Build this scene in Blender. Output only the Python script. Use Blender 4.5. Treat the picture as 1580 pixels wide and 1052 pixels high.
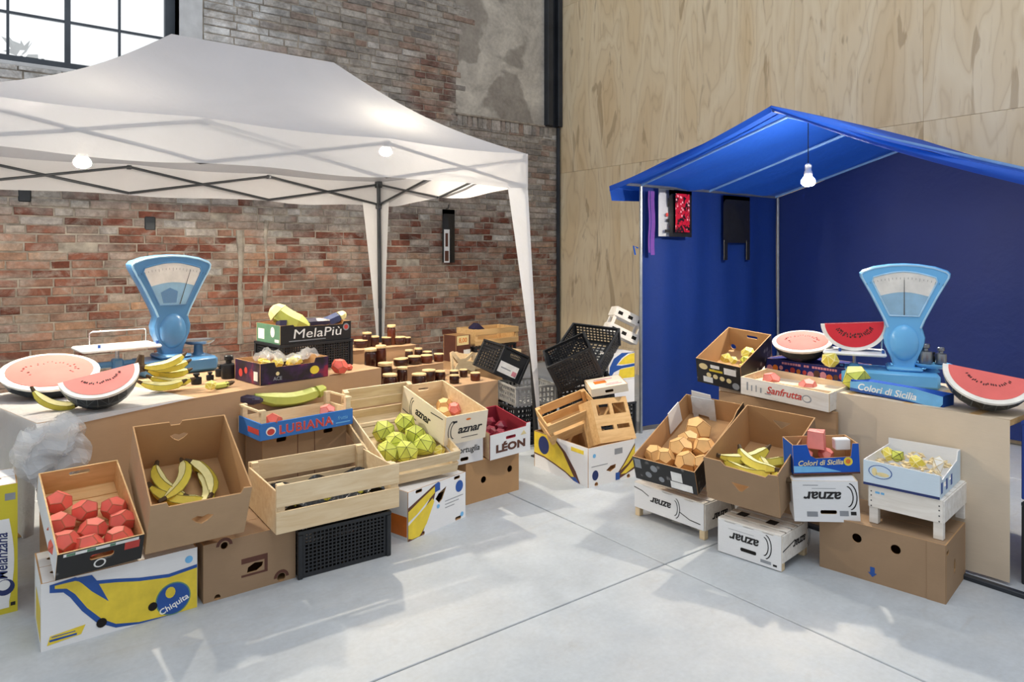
import bpy, bmesh, math, random
from math import sin, cos, pi, radians, sqrt, atan2
from mathutils import Vector, Matrix, Euler
from mathutils.geometry import tessellate_polygon, delaunay_2d_cdt

for o in list(bpy.data.objects): bpy.data.objects.remove(o)
scene = bpy.context.scene
COL = scene.collection
random.seed(7)

# ------------------------------------------------------------------ camera, world, exposure
EYE = 1.55; FPX = 1074.0; HORIZON = 395.0; IMG_W, IMG_H = 1580.0, 1052.0
CA, SA = 1419/1779.6, 1074/1779.6           # room axes seen from the camera: +X runs along the brick wall, +Y away from it to the viewer's left
cam_d = bpy.data.cameras.new('camera'); cam = bpy.data.objects.new('camera', cam_d); COL.objects.link(cam)
cam_d.sensor_width = 36; cam_d.lens = 36*FPX/IMG_W; cam_d.shift_y = -(IMG_H/2-HORIZON)/IMG_W
cam.location = (0, 0, EYE); cam.rotation_euler = (pi/2, 0, -math.acos(CA)); cam_d.clip_start = .05
scene.camera = cam
world = bpy.data.worlds.new('hall_daylight'); scene.world = world; world.use_nodes = True
bg = world.node_tree.nodes['Background']; bg.inputs[0].default_value = (.93, .965, 1.0, 1); bg.inputs[1].default_value = .64
vs = scene.view_settings; vs.view_transform = 'Standard'; vs.look = 'None'; vs.exposure = 0.0; vs.gamma = 1.0; vs.use_curve_mapping = False
BULB_STRENGTH = 2800.0          # downward lens of each reflector lamp
BULB_CONE = 650.0               # its frosted cone
# added overhead fill that brightens the aisle; no fitting is seen
def skylight(name, loc, size, power):
    l = bpy.data.lights.new(name, 'AREA'); l.shape = 'RECTANGLE'; l.size, l.size_y = size; l.energy = power; l.color = (.95, .975, 1)
    o = bpy.data.objects.new(name, l); o.location = loc; COL.objects.link(o); return o
skylight('roof_skylight', (1.6, .4, 6.6), (4.0, 3.0), 150)

def proj_dir(px): return (px-IMG_W/2)/FPX
def P(px, py, z):
    Y = (EYE-z)*FPX/(py-HORIZON); x = proj_dir(px)*Y
    return Vector((x*CA+Y*SA, -x*SA+Y*CA, z))
def PV(px, py, v):
    k = proj_dir(px); Y = v/(-k*SA+CA); return Vector((Y*(k*CA+SA), v, EYE-(py-HORIZON)/FPX*Y))
def PU(px, py, u):
    k = proj_dir(px); Y = u/(k*CA+SA); return Vector((u, Y*(-k*SA+CA), EYE-(py-HORIZON)/FPX*Y))

# ------------------------------------------------------------------ materials
def srgb(h):
    h = h.lstrip('#'); r = [int(h[i:i+2], 16)/255 for i in (0, 2, 4)]
    return tuple([(c/12.92 if c <= .04045 else ((c+.055)/1.055)**2.4) for c in r]+[1])
class NT:
    def __init__(s, name):
        s.m = bpy.data.materials.new(name); s.m.use_nodes = True; s.t = s.m.node_tree; s.n = s.t.nodes
        s.b = s.n['Principled BSDF']; s.out = s.n['Material Output']
    def node(s, typ, **kw):
        nd = s.n.new(typ)
        for k, v in kw.items():
            if k.startswith('i_'):
                nd.inputs[k[2:].replace('_', ' ')].default_value = v
            else: setattr(nd, k, v)
        return nd
    def link(s, a, b): s.t.links.new(a, b)
    def coord(s, kind='Object', scale=(1, 1, 1), rot=(0, 0, 0)):
        c = s.node('ShaderNodeTexCoord'); m = s.node('ShaderNodeMapping'); m.inputs['Scale'].default_value = scale; m.inputs['Rotation'].default_value = rot
        s.link(c.outputs[kind], m.inputs[0]); return m.outputs[0]
    def world(s, scale=(1, 1, 1)):
        c = s.node('ShaderNodeNewGeometry'); m = s.node('ShaderNodeMapping'); m.inputs['Scale'].default_value = scale
        s.link(c.outputs['Position'], m.inputs[0]); return m.outputs[0]
    def noise(s, vec, scale, detail=4, rough=.55, dist=0):
        n = s.node('ShaderNodeTexNoise'); n.inputs['Scale'].default_value = scale; n.inputs['Detail'].default_value = detail
        n.inputs['Roughness'].default_value = rough; n.inputs['Distortion'].default_value = dist
        if vec is not None: s.link(vec, n.inputs['Vector'])
        return n.outputs['Fac']
    def ramp(s, fac, stops, interp='LINEAR'):
        r = s.node('ShaderNodeValToRGB'); r.color_ramp.interpolation = interp
        e = r.color_ramp.elements
        while len(e) < len(stops): e.new(.5)
        for el, (p, c) in zip(e, stops): el.position = p; el.color = c if not isinstance(c, (int, float)) else (c, c, c, 1)
        s.link(fac, r.inputs[0]); return r.outputs[0]
    def mix(s, fac, a, b, mode='MIX'):
        m = s.node('ShaderNodeMix', data_type='RGBA', blend_type=mode)
        for sock, v in ((m.inputs[0], fac), (m.inputs[6], a), (m.inputs[7], b)):
            if hasattr(v, 'is_output'): s.link(v, sock)
            else: sock.default_value = v
        return m.outputs[2]
    def math(s, op, a, b=0.0):
        m = s.node('ShaderNodeMath', operation=op)
        for sock, v in ((m.inputs[0], a), (m.inputs[1], b)):
            if hasattr(v, 'is_output'): s.link(v, sock)
            else: sock.default_value = v
        return m.outputs[0]
    def bump(s, h, strength=.3, dist=.01):
        b = s.node('ShaderNodeBump'); b.inputs['Strength'].default_value = strength; b.inputs['Distance'].default_value = dist
        s.link(h, b.inputs['Height']); s.link(b.outputs[0], s.b.inputs['Normal'])
    def base(s, c):
        if hasattr(c, 'is_output'): s.link(c, s.b.inputs['Base Color'])
        else: s.b.inputs['Base Color'].default_value = c

def simple(name, col, rough=.7, metal=0, var=.12, scale=14, bump=0, spec=None):
    t = NT(name); c = srgb(col)
    v = t.noise(t.coord(), scale, 4)
    dark = tuple(x*(1-var) for x in c[:3])+(1,); lite = tuple(min(1, x*(1+var)) for x in c[:3])+(1,)
    t.base(t.ramp(v, [(.3, dark), (.7, lite)])); t.b.inputs['Roughness'].default_value = rough; t.b.inputs['Metallic'].default_value = metal
    if spec is not None: t.b.inputs['Specular IOR Level'].default_value = spec
    if bump: t.bump(t.noise(t.coord(), scale*3, 5), bump, .004)
    return t.m
def cardboard(name, col, var=.1):
    t = NT(name); c = srgb(col)
    n = t.noise(t.coord(), 5, 5); f = t.noise(t.coord(scale=(3, 3, 120)), 6, 2)
    rnd = t.node('ShaderNodeObjectInfo').outputs['Random']
    a = t.ramp(n, [(.25, tuple(x*(1-var) for x in c[:3])+(1,)), (.75, tuple(min(1, x*(1+var)) for x in c[:3])+(1,))])
    a = t.mix(.12, a, t.ramp(f, [(.35, tuple(x*.6 for x in c[:3])+(1,)), (.65, c)]))
    t.base(t.mix(t.math('MULTIPLY', rnd, .12), a, tuple(x*.75 for x in c[:3])+(1,)))
    t.b.inputs['Roughness'].default_value = .85; t.b.inputs['Specular IOR Level'].default_value = .2
    t.bump(f, .08, .002); return t.m
def wood(name, c1, c2, grain=(2, 30, 30), rough=.65, knots=True):
    t = NT(name); co = t.coord(scale=grain)
    rnd = t.node('ShaderNodeObjectInfo').outputs['Random']
    add = t.node('ShaderNodeVectorMath', operation='ADD'); t.link(co, add.inputs[0])
    cmb = t.node('ShaderNodeCombineXYZ')
    for i in range(3): t.link(t.math('MULTIPLY', rnd, 31.7+11*i), cmb.inputs[i])
    t.link(cmb.outputs[0], add.inputs[1])
    n = t.noise(add.outputs[0], 1.6, 5, .6, .6)
    a = t.ramp(n, [(.3, srgb(c1)), (.7, srgb(c2))])
    t.base(t.mix(t.math('MULTIPLY', rnd, .25), a, srgb(c1)))
    t.b.inputs['Roughness'].default_value = rough; t.bump(n, .15, .003); return t.m
def cloth(name, col, trans=.35, clear=0.0, col2=None, wrinkle=.25, rough=.75, scale=2.2):
    t = NT(name); c = srgb(col)
    n = t.noise(t.coord(), scale, 5, .6, .4); n2 = t.noise(t.coord(), 9, 4)
    base = t.ramp(n, [(.3, tuple(x*.9 for x in c[:3])+(1,)), (.7, c)])
    t.base(base); t.b.inputs['Roughness'].default_value = rough
    t.bump(t.mix(.35, n, n2), wrinkle, .05)
    tr = t.node('ShaderNodeBsdfTranslucent'); tc = srgb(col2 or col); tr.inputs[0].default_value = tc
    m = t.node('ShaderNodeMixShader'); m.inputs[0].default_value = trans
    t.link(t.b.outputs[0], m.inputs[1]); t.link(tr.outputs[0], m.inputs[2])
    last = m.outputs[0]
    if clear:
        tp = t.node('ShaderNodeBsdfTransparent'); m2 = t.node('ShaderNodeMixShader'); m2.inputs[0].default_value = clear
        t.link(last, m2.inputs[1]); t.link(tp.outputs[0], m2.inputs[2]); last = m2.outputs[0]
    t.link(last, t.out.inputs[0]); return t.m
def emit(name, col, strength):
    t = NT(name); t.b.inputs['Base Color'].default_value = (.9, .9, .9, 1)
    t.b.inputs['Emission Color'].default_value = srgb(col); t.b.inputs['Emission Strength'].default_value = strength; return t.m

def brick_material():
    t = NT('old_brick')
    rnd = t.node('ShaderNodeObjectInfo').outputs['Random']; isl = t.node('ShaderNodeNewGeometry').outputs['Random Per Island']
    at = t.node('ShaderNodeAttribute'); at.attribute_name = 'tone'
    r = t.math('FRACT', t.math('ADD', t.math('ADD', rnd, at.outputs['Fac']), t.math('MULTIPLY', isl, .37)))
    pos = t.world()
    red = t.ramp(r, [(0, srgb('#6a4034')), (.2, srgb('#855345')), (.4, srgb('#966553')), (.55, srgb('#998172')), (.72, srgb('#a98371')), (.86, srgb('#b08c70')), (1, srgb('#9d9288'))])
    grey = t.ramp(r, [(0, srgb('#8a8581')), (.35, srgb('#a8a29b')), (.6, srgb('#bab5af')), (.8, srgb('#9c8578')), (1, srgb('#d0cdc9'))])
    sep = t.node('ShaderNodeSeparateXYZ'); t.link(pos, sep.inputs[0])
    big = t.noise(t.world((.7, .7, .9)), 1.0, 5, .6, .5)
    # lime wash survives on the upper wall, worn off lower down
    h = t.math('ADD', t.math('MULTIPLY', t.math('SUBTRACT', sep.outputs[2], 1.55), 1.15), t.math('MULTIPLY', t.math('SUBTRACT', big, .5), 2.6))
    h = t.math('ADD', h, t.math('MULTIPLY', t.math('SUBTRACT', r, .5), .9))
    g = t.ramp(h, [(.0, 0.0), (.55, 1.0)])
    c = t.mix(g, red, grey)
    # a red scar where newer bricks were toothed in beside the plaster
    dx = t.math('SUBTRACT', sep.outputs[0], 4.6); dz = t.math('SUBTRACT', sep.outputs[2], 3.75)
    d2 = t.math('ADD', t.math('MULTIPLY', t.math('MULTIPLY', dx, dx), 5), t.math('MULTIPLY', t.math('MULTIPLY', dz, dz), 2.6))
    c = t.mix(t.math('MULTIPLY', t.ramp(d2, [(.3, 1.0), (.9, 0.0)]), .75), c, red)
    # whitewashed stretch next to the window
    wx = t.ramp(t.math('ADD', sep.outputs[0], t.math('MULTIPLY', big, .5)), [(.0, 1.0), (1.0, 0.0)])
    w = t.math('MULTIPLY', t.ramp(sep.outputs[2], [(.0, 0.0), (1.0, 1.0)]), 1.0)
    ux = t.node('ShaderNodeMapRange'); ux.inputs[1].default_value = 3.0; ux.inputs[2].default_value = 2.3; t.link(t.math('ADD', sep.outputs[0], t.math('MULTIPLY', t.math('SUBTRACT', r, .5), .7)), ux.inputs[0])
    uz = t.node('ShaderNodeMapRange'); uz.inputs[1].default_value = 2.7; uz.inputs[2].default_value = 3.3; t.link(sep.outputs[2], uz.inputs[0])
    c = t.mix(t.math('MULTIPLY', t.math('MULTIPLY', ux.outputs[0], uz.outputs[0]), .9), c, srgb('#e6e8ea'))
    # render and mortar smeared across the faces in patches
    sm = t.noise(t.world((1, 1, 1.5)), 3.3, 6, .7, .9); c = t.mix(t.math('MULTIPLY', t.ramp(sm, [(.47, 0.0), (.62, 1.0)]), .62), c, srgb('#aba298'))
    fine = t.noise(t.world(), 26, 6, .7); mid = t.noise(t.world(), 8, 5, .65)
    c = t.mix(.75, c, t.ramp(mid, [(.3, .55), (.7, 1.4)]), 'MULTIPLY')
    c = t.mix(.5, c, t.ramp(fine, [(.3, .5), (.65, 1.2)]), 'MULTIPLY')
    soot = t.math('MULTIPLY', t.ramp(t.noise(t.world((.9, .9, 1.6)), 1.7, 5, .7, .8), [(.5, 0.0), (.68, 1.0)]), .45)
    c = t.mix(soot, c, srgb('#3d3835'))
    t.base(c); t.b.inputs['Roughness'].default_value = .95; t.b.inputs['Specular IOR Level'].default_value = .15
    t.bump(t.mix(.5, fine, mid), .8, .012); return t.m

def plywood_material():
    t = NT('pine_plywood')
    rnd = t.node('ShaderNodeObjectInfo').outputs['Random']
    add = t.node('ShaderNodeVectorMath', operation='ADD'); t.link(t.world((1, 1, .22)), add.inputs[0])
    cmb = t.node('ShaderNodeCombineXYZ')
    for i in range(3): t.link(t.math('MULTIPLY', rnd, 17.3+7*i), cmb.inputs[i])
    t.link(cmb.outputs[0], add.inputs[1])
    n = t.noise(add.outputs[0], 2.1, 3, .45, .35)
    rings = t.math('FRACT', t.math('MULTIPLY', n, 13))
    lines = t.ramp(rings, [(0, 0.75), (.1, .3), (.5, .0), (.88, .15), (1, .75)])
    fleck = t.noise(t.world((8, 8, .9)), 3.2, 3, .6, .3)
    blot = t.noise(add.outputs[0], 5.5, 3, .5, .9)
    c = t.ramp(n, [(.3, srgb('#edd3a8')), (.5, srgb('#f6e3c0')), (.7, srgb('#ead0a6'))])
    c = t.mix(t.math('MULTIPLY', lines, .42), c, srgb('#bd9c6e'))
    c = t.mix(t.math('MULTIPLY', t.ramp(fleck, [(.58, 0.0), (.75, 1.0)]), .3), c, srgb('#a9865c'))
    c = t.mix(t.math('MULTIPLY', t.ramp(blot, [(.62, 0.0), (.67, 1.0)]), .5), c, srgb('#a68a66'))
    t.base(c); t.b.inputs['Roughness'].default_value = .75; t.bump(fleck, .06, .004); return t.m

def concrete_material():
    t = NT('worn_concrete')
    a = t.noise(t.world(), .9, 6, .6, .3); b = t.noise(t.world(), 5, 6, .7); f = t.noise(t.world(), 45, 4)
    c = t.ramp(a, [(.3, srgb('#aeb6be')), (.5, srgb('#bbc2c9')), (.7, srgb('#c8cacc'))])
    c = t.mix(.3, c, t.ramp(b, [(.3, .62), (.7, 1.15)]), 'MULTIPLY')
    c = t.mix(t.math('MULTIPLY', t.ramp(t.noise(t.world((1, 3, 1)), 3, 5, .7, 1.2), [(.56, 0.0), (.72, 1.0)]), .22), c, srgb('#a59f97'))
    c = t.mix(.15, c, t.ramp(f, [(.3, .6), (.7, 1.2)]), 'MULTIPLY')
    t.base(c); t.link(t.ramp(b, [(.3, .38), (.7, .62)]), t.b.inputs['Roughness']); t.bump(t.mix(.5, b, f), .1, .004); return t.m
def plaster_material():
    t = NT('flaking_plaster')
    a = t.noise(t.world(), 2.2, 6, .65, .7); b = t.noise(t.world(), 1.3, 4, .5, .3); f = t.noise(t.world(), 22, 5)
    c = t.ramp(a, [(.3, srgb('#a09a92')), (.5, srgb('#c4beb4')), (.68, srgb('#dcd6ca'))])
    c = t.mix(t.math('MULTIPLY', t.ramp(b, [(.54, 0.0), (.58, 1.0)]), .6), c, srgb('#837b73'))
    c = t.mix(.35, c, t.ramp(f, [(.3, .6), (.7, 1.15)]), 'MULTIPLY')
    t.base(c); t.b.inputs['Roughness'].default_value = .95; t.bump(t.mix(.5, a, f), .5, .015); return t.m
def printed_black():
    # black carton printed with pale fruit photographs
    t = NT('black_fruit_print')
    v = t.node('ShaderNodeTexVoronoi'); v.inputs['Scale'].default_value = 19; t.link(t.coord(), v.inputs['Vector'])
    n = t.noise(t.coord(), 9, 3)
    m = t.math('MULTIPLY', t.ramp(v.outputs['Distance'], [(.2, 1.0), (.42, 0.0)]), t.ramp(n, [(.5, 0.0), (.56, 1.0)]))
    t.base(t.mix(m, srgb('#1d1c1e'), srgb('#8d8b8a'))); t.b.inputs['Roughness'].default_value = .45; return t.m
def purple_print():
    t = NT('berry_print')
    v = t.node('ShaderNodeTexVoronoi'); v.inputs['Scale'].default_value = 16; t.link(t.coord(), v.inputs['Vector'])
    n = t.noise(t.coord(), 7, 3)
    c = t.ramp(n, [(.42, srgb('#1a121c')), (.55, srgb('#3b1a4a')), (.63, srgb('#8f1f3f'))])
    t.base(c); t.b.inputs['Roughness'].default_value = .4; return t.m
def flower_print():
    t = NT('pink_flower_print')
    v = t.node('ShaderNodeTexVoronoi'); v.inputs['Scale'].default_value = 26; t.link(t.coord(), v.inputs['Vector'])
    n = t.noise(t.coord(), 16, 3, .6, 1)
    c = t.mix(t.ramp(n, [(.47, 0.0), (.5, 1.0)]), srgb('#141012'), srgb('#b3122e'))
    c = t.mix(t.ramp(v.outputs['Distance'], [(.22, 1.0), (.3, 0.0)]), c, srgb('#e7a6b0'))
    t.base(c); t.b.inputs['Roughness'].default_value = .4; return t.m
def blue_tarp(name, trans=.25):  # one tarpaulin in three tones: lit roof and shaded curtains put into colour
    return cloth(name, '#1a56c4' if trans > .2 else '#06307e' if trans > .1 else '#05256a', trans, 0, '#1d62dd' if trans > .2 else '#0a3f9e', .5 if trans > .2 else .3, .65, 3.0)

M = dict(
    brick=brick_material(), mortar=simple('lime_mortar', '#a0978b', .98, var=.45, scale=9, bump=.6), ply=plywood_material(), concrete=concrete_material(),
    joint=simple('joint_shadow_filler', '#6b6966', .9), plaster=plaster_material(), steel=simple('dark_painted_steel', '#34383f', .5, .3, .3, 3), frame=simple('window_steel', '#4a525c', .5, .2, .2, 4),  # floor joints take an even dark grey filler colour
    whitewash=simple('whitewash', '#d3d6da', .9, var=.15, scale=5, bump=.4),
    canopy=cloth('white_canopy_cloth', '#bfbfc6', .14, 0, '#e6e4e0', .25, .6, 1.3), valance=cloth('white_valance_cloth', '#cfcfd3', .22, .10, '#dededf', .2),
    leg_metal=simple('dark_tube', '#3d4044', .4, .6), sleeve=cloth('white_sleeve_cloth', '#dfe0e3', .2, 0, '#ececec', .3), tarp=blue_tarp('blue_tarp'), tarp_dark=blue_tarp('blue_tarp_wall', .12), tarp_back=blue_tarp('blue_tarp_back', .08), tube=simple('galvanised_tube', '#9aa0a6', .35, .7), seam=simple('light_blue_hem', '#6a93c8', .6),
    card=cardboard('brown_cardboard', '#b08c66'), card_light=cardboard('tan_cardboard', '#bc9d7c'), card_grey=cardboard('greyish_cardboard', '#a1866b'), card_in=cardboard('raw_cardboard_inside', '#bd966c'),
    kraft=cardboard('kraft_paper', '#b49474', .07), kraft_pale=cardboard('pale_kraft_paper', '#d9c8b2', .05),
    white_card=cardboard('white_carton', '#e9eaec', .03), cream_card=cardboard('cream_carton', '#eadfcb', .05),
    pine=wood('pale_pine', '#d3b88f', '#e9d6b4', (3, 24, 24)), pine_warm=wood('warm_pine', '#cda26a', '#e6c28c', (3, 24, 24)), white_wood=wood('whitewashed_wood', '#d9d3ca', '#f2efea', (3, 20, 20)),
    black_plastic=simple('black_plastic', '#1f2227', .45, var=.2), grey_plastic=simple('grey_plastic', '#a9a9a8', .55), blue_plastic=simple('blue_plastic', '#1d3f98', .45),
    print_black=printed_black(), print_purple=purple_print(), flower=flower_print(), ink=simple('black_ink', '#1b1a1c', .7), ink_grey=simple('grey_ink', '#8e9298', .7), ink_white=simple('white_ink', '#f0f0ee', .6),
    ink_red=simple('red_ink', '#c8433c', .6), ink_blue=simple('blue_ink', '#1f4f9c', .5), ink_sky=simple('sky_ink', '#6fb4e6', .5), ink_yellow=simple('yellow_ink', '#e3c93a', .5), ink_gold=simple('gold_ink', '#e8d7a0', .5), ink_pink=simple('pink_ink', '#d58b98', .5), ink_orange=simple('orange_ink', '#d9752a', .5), ink_brown=simple('brown_ink', '#5a3326', .6), ink_dark_blue=simple('navy_ink', '#1b2c66', .5), ink_green=simple('green_ink', '#5f8a70', .5),
    blue_card=cardboard('blue_printed_carton', '#2457b5', .06), azure_card=cardboard('azure_printed_wood', '#3d78c6', .12), sky_card=cardboard('pale_blue_carton', '#cfe0ee', .05), navy_card=cardboard('navy_printed_carton', '#2a2f6e', .1), yellow_card=cardboard('yellow_printed_carton', '#d2c440', .05), wine=cardboard('wine_carton', '#8c2a38', .1),
    hole=simple('dark_opening', '#15110f', .95),  # flat dark patches paint the shade inside holes, slots and gaps
    apple=simple('red_paper', '#e06355', .6, var=.12, scale=8), apple_edge=simple('red_paper_fold', '#b9624a', .7), rose=simple('pink_paper', '#e98b84', .6, scale=9), rose_edge=simple('pink_paper_fold', '#d66a5c', .7),
    green=simple('lime_paper', '#c5cc55', .6, var=.2, scale=9), green_edge=simple('dark_marker_line', '#4f541f', .7), orange=simple('apricot_paper', '#e3b678', .65, scale=9), orange_edge=simple('brown_marker_line', '#9a6a37', .7),
    yellow=simple('yellow_paper', '#dccb4e', .55, var=.12, scale=9), yellow_lite=simple('pale_yellow_paper', '#efe6a4', .6), banana_edge=simple('olive_fold', '#7d7426', .7), banana_tip=simple('brown_tip', '#4a3822', .8), banana_green=simple('green_yellow_paper', '#b7bf5a', .55, scale=9),
    flesh_pale=simple('pale_melon_flesh', '#ef8d86', .7, var=.08, scale=6, spec=.2), flesh=simple('melon_flesh', '#e87570', .8, var=.08, scale=6, spec=.15), flesh_red=simple('red_melon_flesh', '#d93a44', .8, var=.08, scale=6, spec=.15), rind=simple('white_rind', '#f1eee6', .6), melon=simple('dark_melon_skin', '#23282a', .35, var=.4, scale=7), melon_line=simple('grey_melon_fold', '#62696a', .5), seed=simple('melon_seed', '#3c1a18', .4),
    scale_dark=simple('steel_blue_enamel', '#5085b6', .28, var=.06, scale=3), scale_light=simple('light_blue_enamel', '#6db6ea', .26, var=.05, scale=3), rim=simple('pale_blue_rim', '#a8d4f2', .25), dial_white=simple('dial_card', '#eceae4', .5), dial_blue=simple('dial_blue', '#8fbfdf', .45), chrome=simple('worn_chrome', '#c8ccd0', .25, .9), enamel=simple('white_enamel', '#eef1f4', .3), iron=simple('black_iron_weight', '#26282c', .4, .5), steel_weight=simple('steel_weight', '#8d9196', .3, .8),
    jar_dark=simple('dark_preserve', '#3a1d17', .15, var=.35, scale=20), jar_red=simple('brown_preserve', '#5b2b1c', .15, var=.35, scale=20), lid=wood('wooden_lid', '#c8a878', '#e4cda0', (20, 20, 5)), film=cloth('clear_film', '#d5dae0', .3, .62, None, .6, .15), white_film=cloth('white_plastic_film', '#e9edf2', .35, .08, None, .8, .3, 5),
    black_film=simple('black_film', '#1c1e22', .25, var=.4, scale=20, bump=.5), dark_cloth=simple('black_bag_plastic', '#17181b', .45, var=.3, scale=20), purple=simple('purple_ribbon', '#6a3f96', .6), onion=simple('red_onion_skin', '#84283a', .4, var=.25, scale=20), violet=simple('aubergine_skin', '#2a2440', .3), navy_veg=simple('blue_aubergine_skin', '#35446f', .4),
    bulb=emit('bulb_glow', '#fff0d6', BULB_STRENGTH), bulb_cone=emit('bulb_cone_glow', '#fff3e0', BULB_CONE), socket=simple('white_socket', '#e6e4de', .5), cable=simple('black_cable', '#1c1c1e', .5), straw=simple('straw_husk', '#dcc9a0', .9, var=.3, scale=30), tree=simple('dark_tree_leaves', '#4d5754', .9, var=.4, scale=6))
def glass_mat():
    t = NT('window_glass'); tp = t.node('ShaderNodeBsdfTransparent'); gl = t.node('ShaderNodeBsdfGlossy'); gl.inputs['Roughness'].default_value = .05
    m = t.node('ShaderNodeMixShader'); m.inputs[0].default_value = .06; t.link(tp.outputs[0], m.inputs[1]); t.link(gl.outputs[0], m.inputs[2]); t.link(m.outputs[0], t.out.inputs[0]); return t.m
M['glass'] = glass_mat()
def bright_pane():  # panes glow by themselves, standing in for bright daylight outside
    t = NT('bright_hazy_pane'); tp = t.node('ShaderNodeBsdfTransparent'); em = t.node('ShaderNodeEmission'); em.inputs[0].default_value = (.95, .98, 1, 1); em.inputs[1].default_value = .24
    a = t.node('ShaderNodeAddShader'); t.link(tp.outputs[0], a.inputs[0]); t.link(em.outputs[0], a.inputs[1]); t.link(a.outputs[0], t.out.inputs[0]); return t.m
M['pane'] = bright_pane()

# ------------------------------------------------------------------ mesh building
def cross2(a, b): return a[0]*b[1]-a[1]*b[0]
def in_poly(x, y, poly):
    c = False; n = len(poly)
    for i in range(n):
        (x1, y1), (x2, y2) = poly[i][:2], poly[(i+1) % n][:2]
        if (y1 > y) != (y2 > y) and x < (x2-x1)*(y-y1)/(y2-y1)+x1: c = not c
    return c
def fill2d(loops, pts):
    if len(loops) == 1: return tessellate_polygon([[Vector((p[0], p[1], 0)) for p in loops[0]]])
    ed = []; o = 0
    for l in loops: ed += [(o+i, o+(i+1) % len(l)) for i in range(len(l))]; o += len(l)
    _, _, fs, ov, _, _ = delaunay_2d_cdt([Vector(p[:2]) for p in pts], ed, [], 0, 1e-7); out = []
    for f in fs:
        if any(not ov[i] for i in f): continue
        t = [ov[i][0] for i in f]; x = sum(pts[i][0] for i in t)/3; y = sum(pts[i][1] for i in t)/3
        if in_poly(x, y, loops[0]) and not any(in_poly(x, y, h) for h in loops[1:]): out.append(t)
    return out
class MB:
    def __init__(s): s.v = []; s.f = []; s.m = []
    def add(s, vs_, fs, mi=0, T=None):
        o = len(s.v); s.v += [tuple(T @ Vector(p)) if T is not None else tuple(p) for p in vs_]
        for k, f in enumerate(fs): s.f.append(tuple(i+o for i in f)); s.m.append(mi[k] if isinstance(mi, list) else mi)
        return s
    def box(s, x0, x1, y0, y1, z0, z1, mi=0, T=None, c=0.0):
        if c <= 0:
            return s.add([(x, y, z) for z in (z0, z1) for y in (y0, y1) for x in (x0, x1)], [(0, 2, 3, 1), (4, 5, 7, 6), (0, 1, 5, 4), (2, 6, 7, 3), (0, 4, 6, 2), (1, 3, 7, 5)], mi, T)
        c = min(c, (x1-x0)*.45, (y1-y0)*.45, (z1-z0)*.45)
        o = [(x0+c, y0), (x1-c, y0), (x1, y0+c), (x1, y1-c), (x1-c, y1), (x0+c, y1), (x0, y1-c), (x0, y0+c)]
        i_ = [(x0+c, y0+c), (x1-c, y0+c), (x1-c, y0+c), (x1-c, y1-c), (x1-c, y1-c), (x0+c, y1-c), (x0+c, y1-c), (x0+c, y0+c)]
        V = [(x, y, z0) for x, y in i_]+[(x, y, z0+c) for x, y in o]+[(x, y, z1-c) for x, y in o]+[(x, y, z1) for x, y in i_]
        F = []
        for r in range(3):
            for k in range(8): F.append((r*8+k, r*8+(k+1) % 8, r*8+8+(k+1) % 8, r*8+8+k))
        F += [(7, 5, 3, 1), (25, 27, 29, 31)]
        return s.add(V, F, mi, T)
    def panel(s, outer, holes, z0, z1, mi_top=0, mi_rest=None, T=None):
        if mi_rest is None: mi_rest = mi_top
        if holes:
            ax, bx, ay, by = min(p[0] for p in outer)+.002, max(p[0] for p in outer)-.002, min(p[1] for p in outer)+.002, max(p[1] for p in outer)-.002; fixed = []
            for hl in holes:
                q = []
                for p in hl:
                    p = (min(max(p[0], ax), bx), min(max(p[1], ay), by))
                    if not q or abs(p[0]-q[-1][0])+abs(p[1]-q[-1][1]) > 1e-5: q.append(p)
                fixed.append(q)
            holes = fixed
        loops = [outer]+list(holes); pts = [p for l in loops for p in l]
        tris = fill2d(loops, pts); n = len(pts)
        V = [(p[0], p[1], z0) for p in pts]+[(p[0], p[1], z1) for p in pts]; F = []; I = []
        for t in tris:
            a, b, c = t; pa, pb, pc = pts[a], pts[b], pts[c]
            ar = (pb[0]-pa[0])*(pc[1]-pa[1])-(pb[1]-pa[1])*(pc[0]-pa[0])
            if abs(ar) < 1e-12: continue
            if ar < 0: b, c = c, b
            F.append((a+n, b+n, c+n)); I.append(mi_top); F.append((a, c, b)); I.append(mi_rest)
        o = 0
        for li, l in enumerate(loops):
            k = len(l); area = sum(cross2(l[i], l[(i+1) % k]) for i in range(k)); ccw = area > 0
            if li: ccw = not ccw
            for i in range(k):
                a, b = o+i, o+(i+1) % k
                F.append((a, b, b+n, a+n) if ccw else (b, a, a+n, b+n)); I.append(mi_rest)
            o += k
        return s.add(V, F, I, T)
    def tube(s, pts, r, n=8, mi=0, T=None, cap=True, up=None):
        pts = [Vector(p) for p in pts]; R = r if isinstance(r, (list, tuple)) else [r]*len(pts); V = []; F = []
        prev = None
        for i, p in enumerate(pts):
            d = (pts[min(i+1, len(pts)-1)]-pts[max(i-1, 0)]).normalized()
            if prev is None: a = d.orthogonal().normalized() if up is None else (Vector(up)-d*d.dot(Vector(up))).normalized()
            else: a = (prev-d*prev.dot(d)).normalized()
            prev = a; b = d.cross(a)
            for k in range(n): t = 2*pi*k/n; V.append(p+(a*cos(t)+b*sin(t))*R[i])
        for i in range(len(pts)-1):
            for k in range(n): F.append((i*n+k, i*n+(k+1) % n, (i+1)*n+(k+1) % n, (i+1)*n+k))
        if cap: F.append(tuple(range(n-1, -1, -1))); F.append(tuple((len(pts)-1)*n+k for k in range(n)))
        return s.add(V, F, mi, T)
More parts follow.
